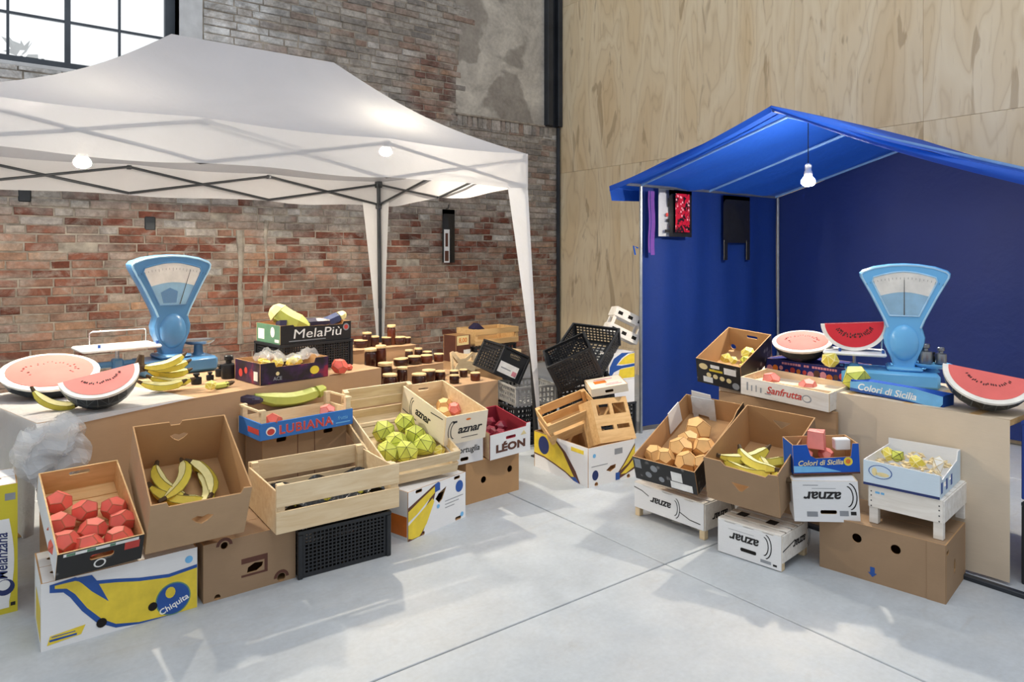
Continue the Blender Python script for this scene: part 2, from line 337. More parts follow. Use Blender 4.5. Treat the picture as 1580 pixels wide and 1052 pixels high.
    def lathe(s, prof, n=16, mi=0, T=None):
        V = []; F = []; I = []
        for r, z in prof:
            for k in range(n): t = 2*pi*k/n; V.append((r*cos(t), r*sin(t), z))
        for i in range(len(prof)-1):
            for k in range(n):
                F.append((i*n+k, i*n+(k+1) % n, (i+1)*n+(k+1) % n, (i+1)*n+k)); I.append(mi[i] if isinstance(mi, list) else mi)
        F.append(tuple(range(n-1, -1, -1))); I.append(I[0]); F.append(tuple((len(prof)-1)*n+k for k in range(n))); I.append(I[-2])
        return s.add(V, F, I, T)
    def grid(s, fn, nu, nv, mi=0, T=None):
        V = [fn(i/nu, j/nv) for j in range(nv+1) for i in range(nu+1)]; w = nu+1
        F = [(j*w+i, j*w+i+1, (j+1)*w+i+1, (j+1)*w+i) for j in range(nv) for i in range(nu)]
        return s.add(V, F, mi, T)
    def mesh(s, name, mats, smooth=False):
        me = bpy.data.meshes.new(name); me.from_pydata(s.v, [], s.f)
        for m in (mats if isinstance(mats, (list, tuple)) else [mats]): me.materials.append(m)
        if any(s.m): me.polygons.foreach_set('material_index', s.m)
        if smooth:
            me.shade_smooth(); me.set_sharp_from_angle(angle=radians(40))
        me.update(); return me
    def build(s, name, mats, parent=None, smooth=False): return link(name, s.mesh(name, mats, smooth), parent)
def link(name, me, parent=None, loc=None, rot=None):
    o = bpy.data.objects.new(name, me); COL.objects.link(o)
    if parent is not None: o.parent = parent
    if loc is not None: o.location = loc
    if rot is not None: o.rotation_euler = rot
    return o
def tag(o, label=None, cat=None, group=None, kind=None):
    if label: o['label'] = label
    if cat: o['category'] = cat
    if group: o['group'] = group
    if kind: o['kind'] = kind
    return o
def frame(yaw=0, tilt=0, roll=0):
    return (Matrix.Rotation(radians(yaw), 4, 'Z') @ Matrix.Rotation(radians(tilt), 4, 'X') @ Matrix.Rotation(radians(roll), 4, 'Y'))
def thing(name, label, cat, loc=(0, 0, 0), rot=(0, 0, 0), group=None):
    o = bpy.data.objects.new(name, None); COL.objects.link(o); o.empty_display_size = .1
    o.location = loc; o.rotation_euler = frame(*rot).to_euler(); return tag(o, label, cat, group)
def copy_tree(root):
    c = root.copy(); COL.objects.link(c)
    for ch in root.children:
        d = ch.copy(); COL.objects.link(d); d.parent = c
        for g in ch.children: e = g.copy(); COL.objects.link(e); e.parent = d
    return c
def rect(x0, x1, y0, y1): return [(x0, y0), (x1, y0), (x1, y1), (x0, y1)]
def circ(x, y, r, n=14, ry=None): return [(x+r*cos(2*pi*k/n), y+(ry or r)*sin(2*pi*k/n)) for k in range(n)]
def slot(x, y, w, h): return [(x-w/2, y-h/4), (x-w/2+h/4, y-h/2), (x+w/2-h/4, y-h/2), (x+w/2, y-h/4), (x+w/2, y+h/4), (x+w/2-h/4, y+h/2), (x-w/2+h/4, y+h/2), (x-w/2, y+h/4)]
def mat_axes(o, X, Y):
    X = Vector(X); Y = Vector(Y); Z = X.cross(Y); m = Matrix.Identity(4)
    for i, a in enumerate((X, Y, Z, Vector(o))):
        for r in range(3): m[r][i] = a[r]
    return m
def faces(w, d, h):
    return dict(front=mat_axes((-w/2, 0, 0), (1, 0, 0), (0, 0, 1)), right=mat_axes((w/2, 0, 0), (0, 1, 0), (0, 0, 1)), back=mat_axes((w/2, d, 0), (-1, 0, 0), (0, 0, 1)),
                left=mat_axes((-w/2, d, 0), (0, -1, 0), (0, 0, 1)), top=mat_axes((-w/2, 0, h), (1, 0, 0), (0, 1, 0)), bottom=mat_axes((w/2, 0, 0), (-1, 0, 0), (0, 1, 0)))
_txt = {}
def text_mesh(body, size, shear=0, bold=0.0, spacing=1.0):
    key = (body, size, shear, bold, spacing)
    if key in _txt: return _txt[key]
    cu = bpy.data.curves.new('lettering', 'FONT'); cu.body = body; cu.size = size; cu.shear = shear; cu.offset = bold; cu.space_character = spacing
    cu.align_x = 'CENTER'; cu.align_y = 'CENTER'; cu.extrude = .0004; cu.resolution_u = 3
    ob = bpy.data.objects.new('lettering', cu); COL.objects.link(ob); dg = bpy.context.evaluated_depsgraph_get()
    me = bpy.data.meshes.new_from_object(ob.evaluated_get(dg)); bpy.data.objects.remove(ob); bpy.data.curves.remove(cu)
    _txt[key] = me; return me
def text(parent, face, x, y, body, size, mat, rot=0, shear=0, bold=0.0, sx=1.0, name='printed_lettering', spacing=1.0, off=.0010):
    me = text_mesh(body, size, shear, bold, spacing).copy(); me.materials.clear(); me.materials.append(mat)
    T = face @ Matrix.Translation((x, y, off)) @ Matrix.Rotation(radians(rot), 4, 'Z') @ Matrix.Diagonal((sx, 1, 1, 1)); me.transform(T)
    o = bpy.data.objects.new(name, me); COL.objects.link(o); o.parent = parent; return o
def decal(parent, face, polys, mat, name, off=.0004, th=.0005, joined=False):
    b = MB()
    for p in polys:
        if not joined: b = MB()
        b.panel(p, [], off, off+th, 0, 0, face)
        if not joined: o = b.build(name, mat, parent)
    return b.build(name, mat, parent) if joined else o

# ------------------------------------------------------------------ containers
WALLS = ('front', 'back', 'left', 'right')
def carton(name, label, cat, loc, rot, dim, out, ins, top=False, outlines={}, holes={}, t=.006, mats={}, group=None, flaps=True, lips=()):
    w, d, h = dim; r = thing(name, label, cat, loc, rot, group); F = faces(w, d, h); parts = {}
    size = dict(front=(w, h), back=(w, h), left=(d, h), right=(d, h))
    for k in WALLS:
        W, Hh = size[k]; ou = outlines.get(k) or rect(0, W, 0, Hh)
        if k in ('left', 'right'): ou = [(min(max(x, t), W-t), y) for x, y in ou]
        parts[k] = MB().panel(ou, holes.get(k, []), -t, 0, 0, 1, F[k]).build(k.replace('left', 'side').replace('right', 'side')+'_panel', [M[mats.get(k, out)], M[ins]], r)
    parts['bottom'] = MB().box(-w/2+t, w/2-t, t, d-t, 0, t).build('bottom_panel', M[ins], r)
    if top:
        b = MB()
        for x0, x1 in (((t, d/2-.002), (d/2+.002, d-t)) if flaps else ((t, d-t),)):
            ho = [q for q in holes.get('top', []) if x0 <= sum(p[1] for p in q)/len(q) <= x1]
            b = MB(); b.panel(rect(t, w-t, x0, x1), ho, -t, 0, 0, 1, F['top']); parts.setdefault('top', None)
            parts['top'] = b.build('top_flap', [M[mats.get('top', out)], M[ins]], r)
    return r, F, parts
def slat_crate(name, label, loc, rot, dim, mat='pine', n=2, sh=None, gap=None, ends='board', post=.03, th=.009, bottom=5, mats={}, group=None, end_h=None, post_h=None, cat='crate'):
    w, d, h = dim; r = thing(name, label, cat, loc, rot, group); F = faces(w, d, h); parts = {}
    sh = sh or (h*.42); gap = gap if gap is not None else (h-n*sh)/max(1, n-1)
    for sx in (-1, 1):
        for y in (th, d-th-post):
            x0 = sx*(w/2-th) - (post if sx > 0 else 0)
            MB().box(x0, x0+post, y, y+post, 0, post_h or h, c=.002).build('corner_post', M[mat], r)
    for face, y0 in (('front', 0), ('back', d-th)):
        for i in range(n):
            z0 = i*(sh+gap); o = MB().box(-w/2, w/2, y0, y0+th, z0+random.uniform(0, .002), z0+sh, c=.0015).build('slat', M[mats.get(face, mat)], r); parts[(face, i)] = o
    for face, x0 in (('left', -w/2), ('right', w/2-th)):
        if ends == 'board': parts[face] = MB().box(x0, x0+th, th, d-th, 0, end_h or h, c=.0015).build('end_board', M[mats.get(face, mat)], r)
        else:
            for i in range(n): parts[(face, i)] = MB().box(x0, x0+th, th, d-th, i*(sh+gap), i*(sh+gap)+sh, c=.0015).build('end_slat', M[mats.get(face, mat)], r)
    bw = (d-2*th-.01*(bottom-1))/bottom
    for i in range(bottom):
        y0 = th+i*(bw+.01); MB().box(-w/2+th, w/2-th, y0, y0+bw, 0, .006).build('bottom_slat', M[mat], r)
    return r, F, parts
def lattice(b, W, Hh, nx, ny, bar, th, F, edge=.022):
    cw = (W-2*edge-(nx-1)*bar)/nx; chh = (Hh-2*edge-(ny-1)*bar)/ny
    xs = [0, edge]; 
    for i in range(nx): xs += [xs[-1]+cw, xs[-1]+cw+bar]
    xs = xs[:-1]+[W]; ys = [0, edge]
    for i in range(ny): ys += [ys[-1]+chh, ys[-1]+chh+bar]
    ys = ys[:-1]+[Hh]; nX, nY = len(xs), len(ys)
    V = [(x, y, -th) for y in ys for x in xs]+[(x, y, 0) for y in ys for x in xs]; N = nX*nY; Fc = []
    solid = lambda i, j: 0 <= i < nX-1 and 0 <= j < nY-1 and not (i % 2 == 1 and j % 2 == 1)
    for j in range(nY-1):
        for i in range(nX-1):
            if not solid(i, j): continue
            a, b_, c, d_ = j*nX+i, j*nX+i+1, (j+1)*nX+i+1, (j+1)*nX+i
            Fc += [(a+N, b_+N, c+N, d_+N), (d_, c, b_, a)]
            if not solid(i, j-1): Fc.append((a, b_, b_+N, a+N))
            if not solid(i+1, j): Fc.append((b_, c, c+N, b_+N))
            if not solid(i, j+1): Fc.append((c, d_, d_+N, c+N))
            if not solid(i-1, j): Fc.append((d_, a, a+N, d_+N))
    return b.add(V, Fc, 0, F)
def plastic_crate(name, label, loc, rot, dim, mat='black_plastic', cells=.03, solid=(), group=None, floor='lattice'):
    w, d, h = dim; r = thing(name, label, 'crate', loc, rot, group); F = faces(w, d, h); parts = {}
    for k in WALLS:
        W = w if k in ('front', 'back') else d; b = MB()
        if k in solid: b.panel(rect(.004, W-.004, 0, h), [slot(W/2, h*.78, .11, .035)], -.006, 0, 0, 0, F[k])
        else: lattice(b, W-.008, h, max(3, int(W/cells)), max(2, int(h/cells)), cells*.32, .006, F[k] @ Matrix.Translation((.004, 0, 0)))
        parts[k] = b.build('side_lattice', M[mat], r)
    b = MB(); lattice(b, w-.012, d-.012, max(3, int(w/cells/1.4)), max(3, int(d/cells/1.4)), cells*.4, .006, Matrix.Translation((-w/2+.006, .006, .006))); b.build('base_lattice', M[mat], r)
    b = MB(); e = .012
    b.panel([(-w/2-e, -e), (w/2+e, -e), (w/2+e, d+e), (-w/2-e, d+e)], [[(-w/2+.006, .006), (w/2-.006, .006), (w/2-.006, d-.006), (-w/2+.006, d-.006)]], h-.016, h, 0, 0); b.build('rim', M[mat], r)
    for sx in (-1, 1):
        for y in (0, d): MB().box(sx*w/2-.012, sx*w/2+.012, y-.012, y+.012, 0, h-.016, c=.004).build('corner_post', M[mat], r)
    return r, F, parts

# ------------------------------------------------------------------ produce
def hull_mesh(name, pts, mats, inset=.004, merge=6):
    bm = bmesh.new(); vs_ = [bm.verts.new(p) for p in pts]; res = bmesh.ops.convex_hull(bm, input=vs_)
    junk = [g for g in res['geom_interior']+res['geom_unused'] if isinstance(g, bmesh.types.BMVert)]
    if junk: bmesh.ops.delete(bm, geom=junk, context='VERTS')
    bmesh.ops.dissolve_limit(bm, angle_limit=radians(merge), verts=bm.verts[:], edges=bm.edges[:])
    if inset:
        r = bmesh.ops.inset_individual(bm, faces=bm.faces[:], thickness=inset, depth=0.0)
        for f in r['faces']: f.material_index = 1
    bmesh.ops.recalc_face_normals(bm, faces=bm.faces[:])
    me = bpy.data.meshes.new(name); bm.to_mesh(me); bm.free()
    for m in mats: me.materials.append(m)
    return me
PHI = (1+5**.5)/2
DODEC = [Vector(p).normalized() for p in [(x, y, z) for x in (-1, 1) for y in (-1, 1) for z in (-1, 1)]+[(0, s/PHI, t*PHI) for s in (-1, 1) for t in (-1, 1)]+[(s/PHI, t*PHI, 0) for s in (-1, 1) for t in (-1, 1)]+[(t*PHI, 0, s/PHI) for s in (-1, 1) for t in (-1, 1)]]
def fib(n, seed):
    rr = random.Random(seed); return [Vector((sqrt(max(0, 1-z*z))*cos(a), sqrt(max(0, 1-z*z))*sin(a), z))*rr.uniform(.95, 1.05) for z, a in [(1-2*(i+.5)/n, i*2.39996+rr.uniform(-.2, .2)) for i in range(n)]]
def fruit_meshes(kind, mats, r, squash=.85, n=3, inset=.004):
    out = []
    for k in range(n):
        rr = random.Random(k*7+3)
        pts = [Vector((p.x, p.y, p.z*squash))*r for p in (DODEC if kind == 'dodec' else fib(kind, k+1))]
        out.append(hull_mesh('faceted_fruit', pts, mats, inset, 7 if kind == 'dodec' else 2))
    return out
def put(name, me, loc, label, cat, group=None, rot=None, parent=None, s=1.0):
    o = link(name, me, parent, loc, rot or (random.uniform(-.6, .6), random.uniform(-.6, .6), random.uniform(0, 6.28)))
    if s != 1.0: o.scale = (s, s, s)
    return tag(o, label, cat, group)
def banana_mesh(L=.2, bend=1.3, r=.021, mats=None, n=9, sides=5, straight=False):
    V = []; F = []; I = []; R = L/bend
    for i in range(n+1):
        t = i/n; a = (t-.5)*bend; c = Vector((R*sin(a), R*(1-cos(a)), 0)); tan = Vector((cos(a), sin(a), 0)); nn = Vector((-sin(a), cos(a), 0))
        rad = r*(.32 if i == 0 else .42 if i == 1 else .8 if i == 2 else .55 if i == n-1 else .22 if i == n else 1.0)
        for k in range(sides): q = 2*pi*k/sides+.3; V.append(c+nn*cos(q)*rad+Vector((0, 0, 1))*sin(q)*rad)
    for i in range(n):
        for k in range(sides):
            F.append((i*sides+k, i*sides+(k+1) % sides, (i+1)*sides+(k+1) % sides, (i+1)*sides+k)); I.append(2 if i in (0, n-1) else (1 if k == 0 else 0))
    F += [tuple(range(sides-1, -1, -1)), tuple(n*sides+k for k in range(sides))]; I += [2, 2]
    b = MB(); b.add(V, F, I)
    # fold lines along the ridges
    for k in range(sides):
        b.tube([V[i*sides+k] for i in range(1, n)], .0013, 3, 3, cap=False)
    return b.mesh('banana', mats or [M['yellow'], M['yellow_lite'], M['banana_tip'], M['banana_edge']])
def banana_bunch(name, label, loc, rotz, n=5, L=.22, spread=.22, lean=0.0, group=None, mats=None, tilt=0):
    r = thing(name, label, 'bananas', loc, (rotz, tilt, 0), group); me = banana_mesh(L, 1.15, .026, mats)
    spec = [(.00, -.05, .035, -4, 84), (.05, .0, .045, -10, 70), (.045, .05, .085, -6, 80), (.04, .02, .125, 2, 84), (.02, -.02, .150, 14, 78)]
    for x, y, z, a, rx in spec[:n]:
        o = link('banana', me, r); o.location = (x, y, z); o.rotation_euler = (Matrix.Rotation(radians(rx*.8), 4, 'X') @ Matrix.Rotation(radians(a), 4, 'Z')).to_euler()
    MB().tube([(-.10, .0, .12), (-.105, .01, .17), (-.095, .01, .215)], [.03, .024, .014], 6).build('stalk', M['banana_tip'], r); return r
def melon_half(name, label, loc, rot, R, flesh='flesh', seeds=True, group=None, H=.52):
    r = thing(name, label, 'watermelon', loc, rot, group); b = MB(); n = 12
    prof = [(R*sin(a), -R*cos(a)*H) for a in [radians(q) for q in (14, 38, 62, 90)]]
    V = []; F = []
    for i, (rr, z) in enumerate(prof):
        for k in range(n): q = 2*pi*(k+.5*(i % 2))/n; V.append((rr*cos(q), rr*sin(q), z))
    Fq = []
    for i in range(3):
        for k in range(n):
            a, b_, c, d_ = i*n+k, i*n+(k+1) % n, (i+1)*n+(k+1) % n, (i+1)*n+k
            Fq += ([(a, b_, d_), (b_, c, d_)] if i % 2 == 0 else [(a, b_, c), (a, c, d_)])
    Fq.append(tuple(range(n-1, -1, -1)))
    bm = bmesh.new(); vv = [bm.verts.new(p) for p in V]
    for f in Fq: bm.faces.new([vv[i] for i in f])
    rs = bmesh.ops.inset_individual(bm, faces=bm.faces[:], thickness=R*.022, depth=0)
    for f in rs['faces']: f.material_index = 1
    me = bpy.data.meshes.new('skin'); bm.to_mesh(me); bm.free(); me.materials.append(M['melon']); me.materials.append(M['melon_line']); link('skin', me, r)
    MB().lathe([(R*.98, -.012), (R*1.01, .002), (R*.96, .008), (R*.86, .007), (R*.8, 0)], 28).build('rind', M['rind'], r, True)
    MB().lathe([(R*.87, -.01), (R*.87, .0095), (R*.5, .0115), (.01, .0115)], 28).build('flesh', M[flesh], r, True)
    if seeds:
        b = MB(); rr = random.Random(3)
        for q in range(34):
            a = 2*pi*q/34+rr.uniform(-.08, .08); e = R*rr.uniform(.42, .56)
            if sin(a) > -.2 or cos(a*2) > .2: b.lathe([(.001, 0), (.0035, .002), (.001, .004)], 5, 0, Matrix.Translation((e*cos(a), e*sin(a)*.8, .0105)) @ Matrix.Rotation(a, 4, 'Z') @ Matrix.Diagonal((2.2, 1, 1, 1)))
        tag(b.build('seeds', M['seed'], r), kind='stuff')
    return r
def melon_wedge(name, label, loc, rot, R, f1=200, f2=300, flesh='flesh', rows=1, H=1.0, group=None):
    # cut face f1 looks forward; the straight edge is on top
    r = thing(name, label, 'watermelon', loc, rot, group); n = 12; m = 4; V = []; F = []
    ph = [radians(f1+(f2-f1)*j/m) for j in range(m+1)]
    for j in range(m+1):
        for i in range(n+1):
            th = pi*i/n; rad = R*H*sin(th); V.append((R*cos(th), rad*cos(ph[j]), rad*sin(ph[j])))
    zmin = min(v[2] for v in V); up = -zmin; V = [(x, y, z+up) for x, y, z in V]
    bm = bmesh.new(); vv = [bm.verts.new(v) for v in V]
    for j in range(m):
        for i in range(n):
            a, b_, c, d_ = j*(n+1)+i, j*(n+1)+i+1, (j+1)*(n+1)+i+1, (j+1)*(n+1)+i
            for f in ((a, b_, c), (a, c, d_)) if (i+j) % 2 else ((a, b_, d_), (b_, c, d_)): 
                try: bm.faces.new([vv[q] for q in f])
                except ValueError: pass
    bmesh.ops.remove_doubles(bm, verts=bm.verts[:], dist=1e-5)
    bmesh.ops.recalc_face_normals(bm, faces=bm.faces[:])
    rs = bmesh.ops.inset_individual(bm, faces=bm.faces[:], thickness=R*.018, depth=0)
    for f in rs['faces']: f.material_index = 1
    me = bpy.data.meshes.new('skin'); bm.to_mesh(me); bm.free(); me.materials.append(M['melon']); me.materials.append(M['melon_line']); link('skin', me, r)
    for which, p, sgn in (('front', ph[0], 1), ('rear', ph[-1], -1)):
        X = Vector((1, 0, 0)); Yv = Vector((0, -cos(p), -sin(p)))
        T = mat_axes((0, 0, up), X, Yv) if sgn > 0 else mat_axes((0, 0, up), -X, Yv)
        arc = lambda k, q=0.0: [(R*k*cos(pi+pi*i/24), R*k*H*sin(pi+pi*i/24)+q) for i in range(25)]
        MB().panel(arc(1.005), [], -.01, .004, 0, 0, T).build('rind', M['rind'], r)
        MB().panel(arc(.88, -R*.0), [], 0, .006, 0, 0, T).build('flesh', M[flesh], r)
        b = MB(); rr = random.Random(11)
        if sgn > 0:
            for row in range(rows):
                for q in range(20):
                    a = pi+pi*(.14+.72*q/19)+rr.uniform(-.04, .04); e = R*(.5+.1*row+rr.uniform(-.03, .03))
                    b.lathe([(.001, 0), (.0035, .002), (.001, .004)], 5, 0, T @ Matrix.Translation((e*cos(a), e*H*sin(a)*.85, .005)) @ Matrix.Rotation(a, 4, 'Z') @ Matrix.Diagonal((2.2, 1, 1, 1)))
            tag(b.build('seeds', M['seed'], r), kind='stuff')
    return r
def aubergine(name, label, loc, rot, L, mats, cat='vegetable', bend=.9, r=.04):
    ro = thing(name, label, cat, loc, rot); V = []; F = []; n = 7; sides = 6; R = L/bend
    def ring(t): a = (t-.5)*bend; return Vector((R*sin(a), 0, R*(1-cos(a)))), Vector((-sin(a), 0, cos(a)))
    for i in range(n+1):
        c, nn = ring(i/n); rad = r*(.35 if i == 0 else .75 if i == 1 else .45 if i == n else 1.0)
        for k in range(sides): q = 2*pi*k/sides; V.append(c+nn*cos(q)*rad+Vector((0, 1, 0))*sin(q)*rad)
    for i in range(n):
        for k in range(sides): F.append((i*sides+k, i*sides+(k+1) % sides, (i+1)*sides+(k+1) % sides, (i+1)*sides+k))
    F += [tuple(range(sides-1, -1, -1)), tuple(n*sides+k for k in range(sides))]
    V = [v+Vector((0, 0, r*.8)) for v in V]
    b = MB(); b.add(V, F); b.build('skin', mats[0], ro)
    c, nn = ring(1); d = Vector((cos(bend/2), 0, sin(bend/2))); b = MB(); b.tube([c+Vector((0, 0, r*.8))-d*.03, c+Vector((0, 0, r*.8))+d*.012, c+Vector((0, 0, r*.8))+d*.03], [r*1.05, r*.75, r*.3], 6); b.build('cap', mats[1], ro); return ro

# ================================================================== THE SETTING
WALL_Y = 7.83; PLY_X = 6.79
def setting(name, b, mats, parent=None, smooth=False): return tag(b.build(name, mats, parent, smooth), kind='structure')
# floor: a sub-floor and the cast slabs between the joints
fl = setting('floor', MB().box(-6, PLY_X+.4, -3.5, WALL_Y+.6, -.12, -.02), M['joint'])
xs = [-6, -.27, 2.73, 5.73, PLY_X+.3]; ys = [-3.5, -.67, 2.33, 5.33, WALL_Y+.5]
for i in range(4):
    for j in range(4):
        g = .0035; MB().box(xs[i]+g, xs[i+1]-g, ys[j]+g, ys[j+1]-g, -.05, 0, c=.003).build('slab', M['concrete'], fl)
# brick wall with its window opening
WX0, WX1, WZ0, WZ1 = -2.2, PV(269, 30, WALL_Y+.22).x, 3.33, 5.4
wl = setting('wall_left', MB().panel(rect(-6, PLY_X, -.1, 6.2), [rect(WX0, WX1, WZ0, WZ1)], -.45, .010, 0, 0, mat_axes((0, WALL_Y, 0), (1, 0, 0), (0, 0, 1))), M['mortar'])
rb = random.Random(21); BR_L = (.33, .30, .26, .15); VAR = {}
def brick_mesh(L, k, hh=.071):
    r2 = random.Random(k*13+int(L*1000)); j = lambda a: r2.uniform(-a, a); b = MB(); e = .006; pr = r2.uniform(.0, .012); hx = L/2; hz = hh/2
    ring = [(-hx, -hz), (hx, -hz), (hx, hz), (-hx, hz)]
    b_ = [(x, .05, z) for x, z in ring]; m_ = [(x+j(.003), -pr+.005, z+j(.003)) for x, z in ring]; f_ = [(x*(1-e/hx)+j(.006), -pr-.002+j(.003), z*(1-e/hz)+j(.005)) for x, z in ring]
    F = [(8, 9, 10, 11)]
    for s in (0, 4):
        for q in range(4): F.append((s+q, s+(q+1) % 4, s+4+(q+1) % 4, s+4+q))
    b.add(b_+m_+f_, F); return b
for L in BR_L:
    for k in range(4): VAR[(L, k)] = (brick_mesh(L, k), None)
def to_px(p):
    x = p[0]*CA-p[1]*SA; Y = p[0]*SA+p[1]*CA; return IMG_W/2+FPX*x/Y, HORIZON+FPX*(EYE-p[2])/Y, Y
CANOPY_PX = [(-400, 240), (0, 128), (265, 55), (515, 95), (818, 235), (815, 283), (600, 292), (0, 288), (-400, 300)]
def inside(pt, poly):
    c = False; n = len(poly)
    for i in range(n):
        (x1, y1), (x2, y2) = poly[i], poly[(i+1) % n]
        if (y1 > pt[1]) != (y2 > pt[1]) and pt[0] < (x2-x1)*(pt[1]-y1)/(y2-y1)+x1: c = not c
    return c
bricks = []; COURSE = .083; row = 0; z = .02
while z < 6.1:
    x = -3.4-rb.uniform(0, .25)
    while x < PLY_X-.05:
        L = rb.choice(BR_L[:3]) if rb.random() < .82 else BR_L[3]
        cx = x+L/2; ok = True
        if WX0-.06 < cx+L/2 and cx-L/2 < 1.82 and z > WZ0-.05 and z < WZ1+.1: ok = False
        if cx-L/2 > 4.98 and z > 3.42: ok = False
        if 3.30 < z < 3.45 and cx > 4.95: ok = False
        if ok and rb.random() > .012: bricks.append((cx, z+.0355+rb.uniform(-.003, .003), L, rb.randrange(4), rb.uniform(-.012, .012)))
        x += L+.012
        if x < 1.84 < x+.33 and WZ0-.05 < z < WZ1+.1: x = 1.84
    z += COURSE; row += 1
sc_b = []
for b_ in bricks:
    px, py, Y = to_px((b_[0], WALL_Y, b_[1])); vis = -10 < px < 870 and -10 < py < 590 and not inside((px, py), CANOPY_PX) and Y > 1
    sc_b.append((b_[2]/Y**2 if vis else 0))
order = sorted(range(len(bricks)), key=lambda i: -sc_b[i])
near = set(order[:298]); infill = MB(); tones = []
vm = {}
for i, (cx, cz, L, k, rz) in enumerate(bricks):
    if i in near:
        if (L, k) not in vm: vm[(L, k)] = VAR[(L, k)][0].mesh('brick', M['brick'])
        o = link('brick', vm[(L, k)], wl, (cx, WALL_Y-.012, cz), (0, rz, 0))
    else:
        n0 = len(infill.v); infill.add(VAR[(L, k)][0].v, VAR[(L, k)][0].f, 0, Matrix.Translation((cx, WALL_Y-.012, cz)) @ Matrix.Rotation(rz, 4, 'Y')); tones += [rb.random()]*(len(infill.v)-n0)
me = infill.mesh('brick_infill', M['brick']); a = me.attributes.new('tone', 'FLOAT', 'POINT'); a.data.foreach_set('value', tones)
tag(link('brick_infill', me, wl), kind='stuff')
# soldier course under the plaster field, the plaster itself, stubs of old timber and plumbing chases
b = MB(); x = 4.95; tones = []
while x < 6.62:
    w = rb.uniform(.06, .075); n0 = len(b.v); b.add(brick_mesh(.15, int(x*100) % 7, .07).v, VAR[(.30, 0)][0].f, 0, Matrix.Translation((x, WALL_Y-.02, 3.36)) @ Matrix.Rotation(pi/2, 4, 'Y')); tones += [rb.random()]*(len(b.v)-n0); x += w+.012
me = b.mesh('soldier_course', M['brick']); a = me.attributes.new('tone', 'FLOAT', 'POINT'); a.data.foreach_set('value', tones); tag(link('soldier_course', me, wl), kind='stuff')
out = [(4.98, 3.46), (5.4, 3.45), (5.9, 3.455), (6.5, 3.45), (6.52, 6.1), (5.02, 6.1), (5.05, 5.4), (4.97, 4.9), (5.04, 4.4), (4.98, 3.9)]
MB().panel(out, [], 0, .018, 0, 0, mat_axes((0, WALL_Y, 0), (1, 0, 0), (0, 0, 1))).build('plaster_field', M['plaster'], wl)
MB().box(4.97, 6.5, WALL_Y-.05, WALL_Y, 3.425, 3.452, c=.006).build('ledge', M['mortar'], wl)
for (px, y0, y1, w) in ((371, 355, 530, .05), (409, 340, 470, .035)):
    p0 = PV(px, y1, WALL_Y); p1 = PV(px, y0, WALL_Y)
    b = MB(); b.tube([(p0.x+random.uniform(-.015, .015), WALL_Y-.004, p0.z+(p1.z-p0.z)*q/6) for q in range(7)], [w*random.uniform(.6, 1.2) for q in range(7)], 6); b.build('mortar_chase', M['mortar'], wl)
for px, py in ((231, 345), (38, 300)):
    p = PV(px, py, WALL_Y); MB().box(p.x-.05, p.x+.05, WALL_Y-.03, WALL_Y+.02, p.z-.07, p.z+.07, c=.01).build('iron_stub', M['leg_metal'], wl)
p = PV(688, 322, WALL_Y); MB().tube([(p.x, WALL_Y, p.z), (p.x, WALL_Y-.06, p.z), (p.x, WALL_Y-.07, p.z+.05)], .006, 6).build('wall_hook', M['leg_metal'], wl)
# steel column between plaster and plywood, conduit below it
tr = MB().box(6.50, 6.60, WALL_Y-.11, WALL_Y-.0, 3.45, 6.1, c=.006); tr.box(6.60, 6.70, WALL_Y-.03, WALL_Y, 3.45, 6.1); tr.box(6.70, 6.78, WALL_Y-.11, WALL_Y, 3.45, 6.1, c=.006); setting('trim_1', tr, M['steel'])
setting('trim_2', MB().tube([(6.745, WALL_Y-.05, .0), (6.745, WALL_Y-.05, 3.44)], .028, 8), M['steel'])
# window: whitewashed reveals, steel frame, muntins and panes
w1 = setting('window_1', MB().box(WX1, 1.825, WALL_Y-.02, WALL_Y+.30, WZ0-.05, WZ1).box(WX0-.1, WX0, WALL_Y-.02, WALL_Y+.3, WZ0-.05, WZ1), M['whitewash'])
MB().box(WX0, WX1, WALL_Y-.03, WALL_Y+.3, WZ0-.04, WZ0+.0, c=.008).build('window_sill', M['whitewash'], w1)
WV = WALL_Y+.22; x_r = PV(254, 30, WV).x
def wx(px): return PV(px, 30, WV).x
b = MB(); b.panel(rect(WX0, WX1, WZ0, WZ1), [rect(WX0+.08, x_r, WZ0+.10, WZ1-.08)], -.03, .03, 0, 0, mat_axes((0, WV, 0), (1, 0, 0), (0, 0, 1))); b.build('window_frame', M['frame'], w1)
colx = [wx(12), wx(104), wx(184)]; rowz = [WZ0+.10+.42*i for i in range(1, 5)]
for x, w in ((colx[0], .022), (colx[1], .05), (colx[2], .022), (colx[0]-.75, .05)): MB().box(x-w/2, x+w/2, WV-.025, WV+.02, WZ0+.1, WZ1-.08).build('mullion', M['frame'], w1)
for zz in (PV(60, 27, WV).z, PV(60, 27, WV).z+.6, PV(60, 27, WV).z+1.2): MB().box(WX0+.08, x_r, WV-.018, WV+.018, zz-.012, zz+.012).build('muntin', M['frame'], w1)
ex = [WX0+.08, colx[0]-.75, colx[0], colx[1], colx[2], x_r]; ez = [WZ0+.1, PV(60, 27, WV).z, PV(60, 27, WV).z+.6, PV(60, 27, WV).z+1.2]
for i in range(5):
    for j in range(3): MB().box(ex[i]+.012, ex[i+1]-.012, WV-.003, WV+.003, ez[j]+.012, ez[j+1]-.012).build('pane', M['pane'], w1)
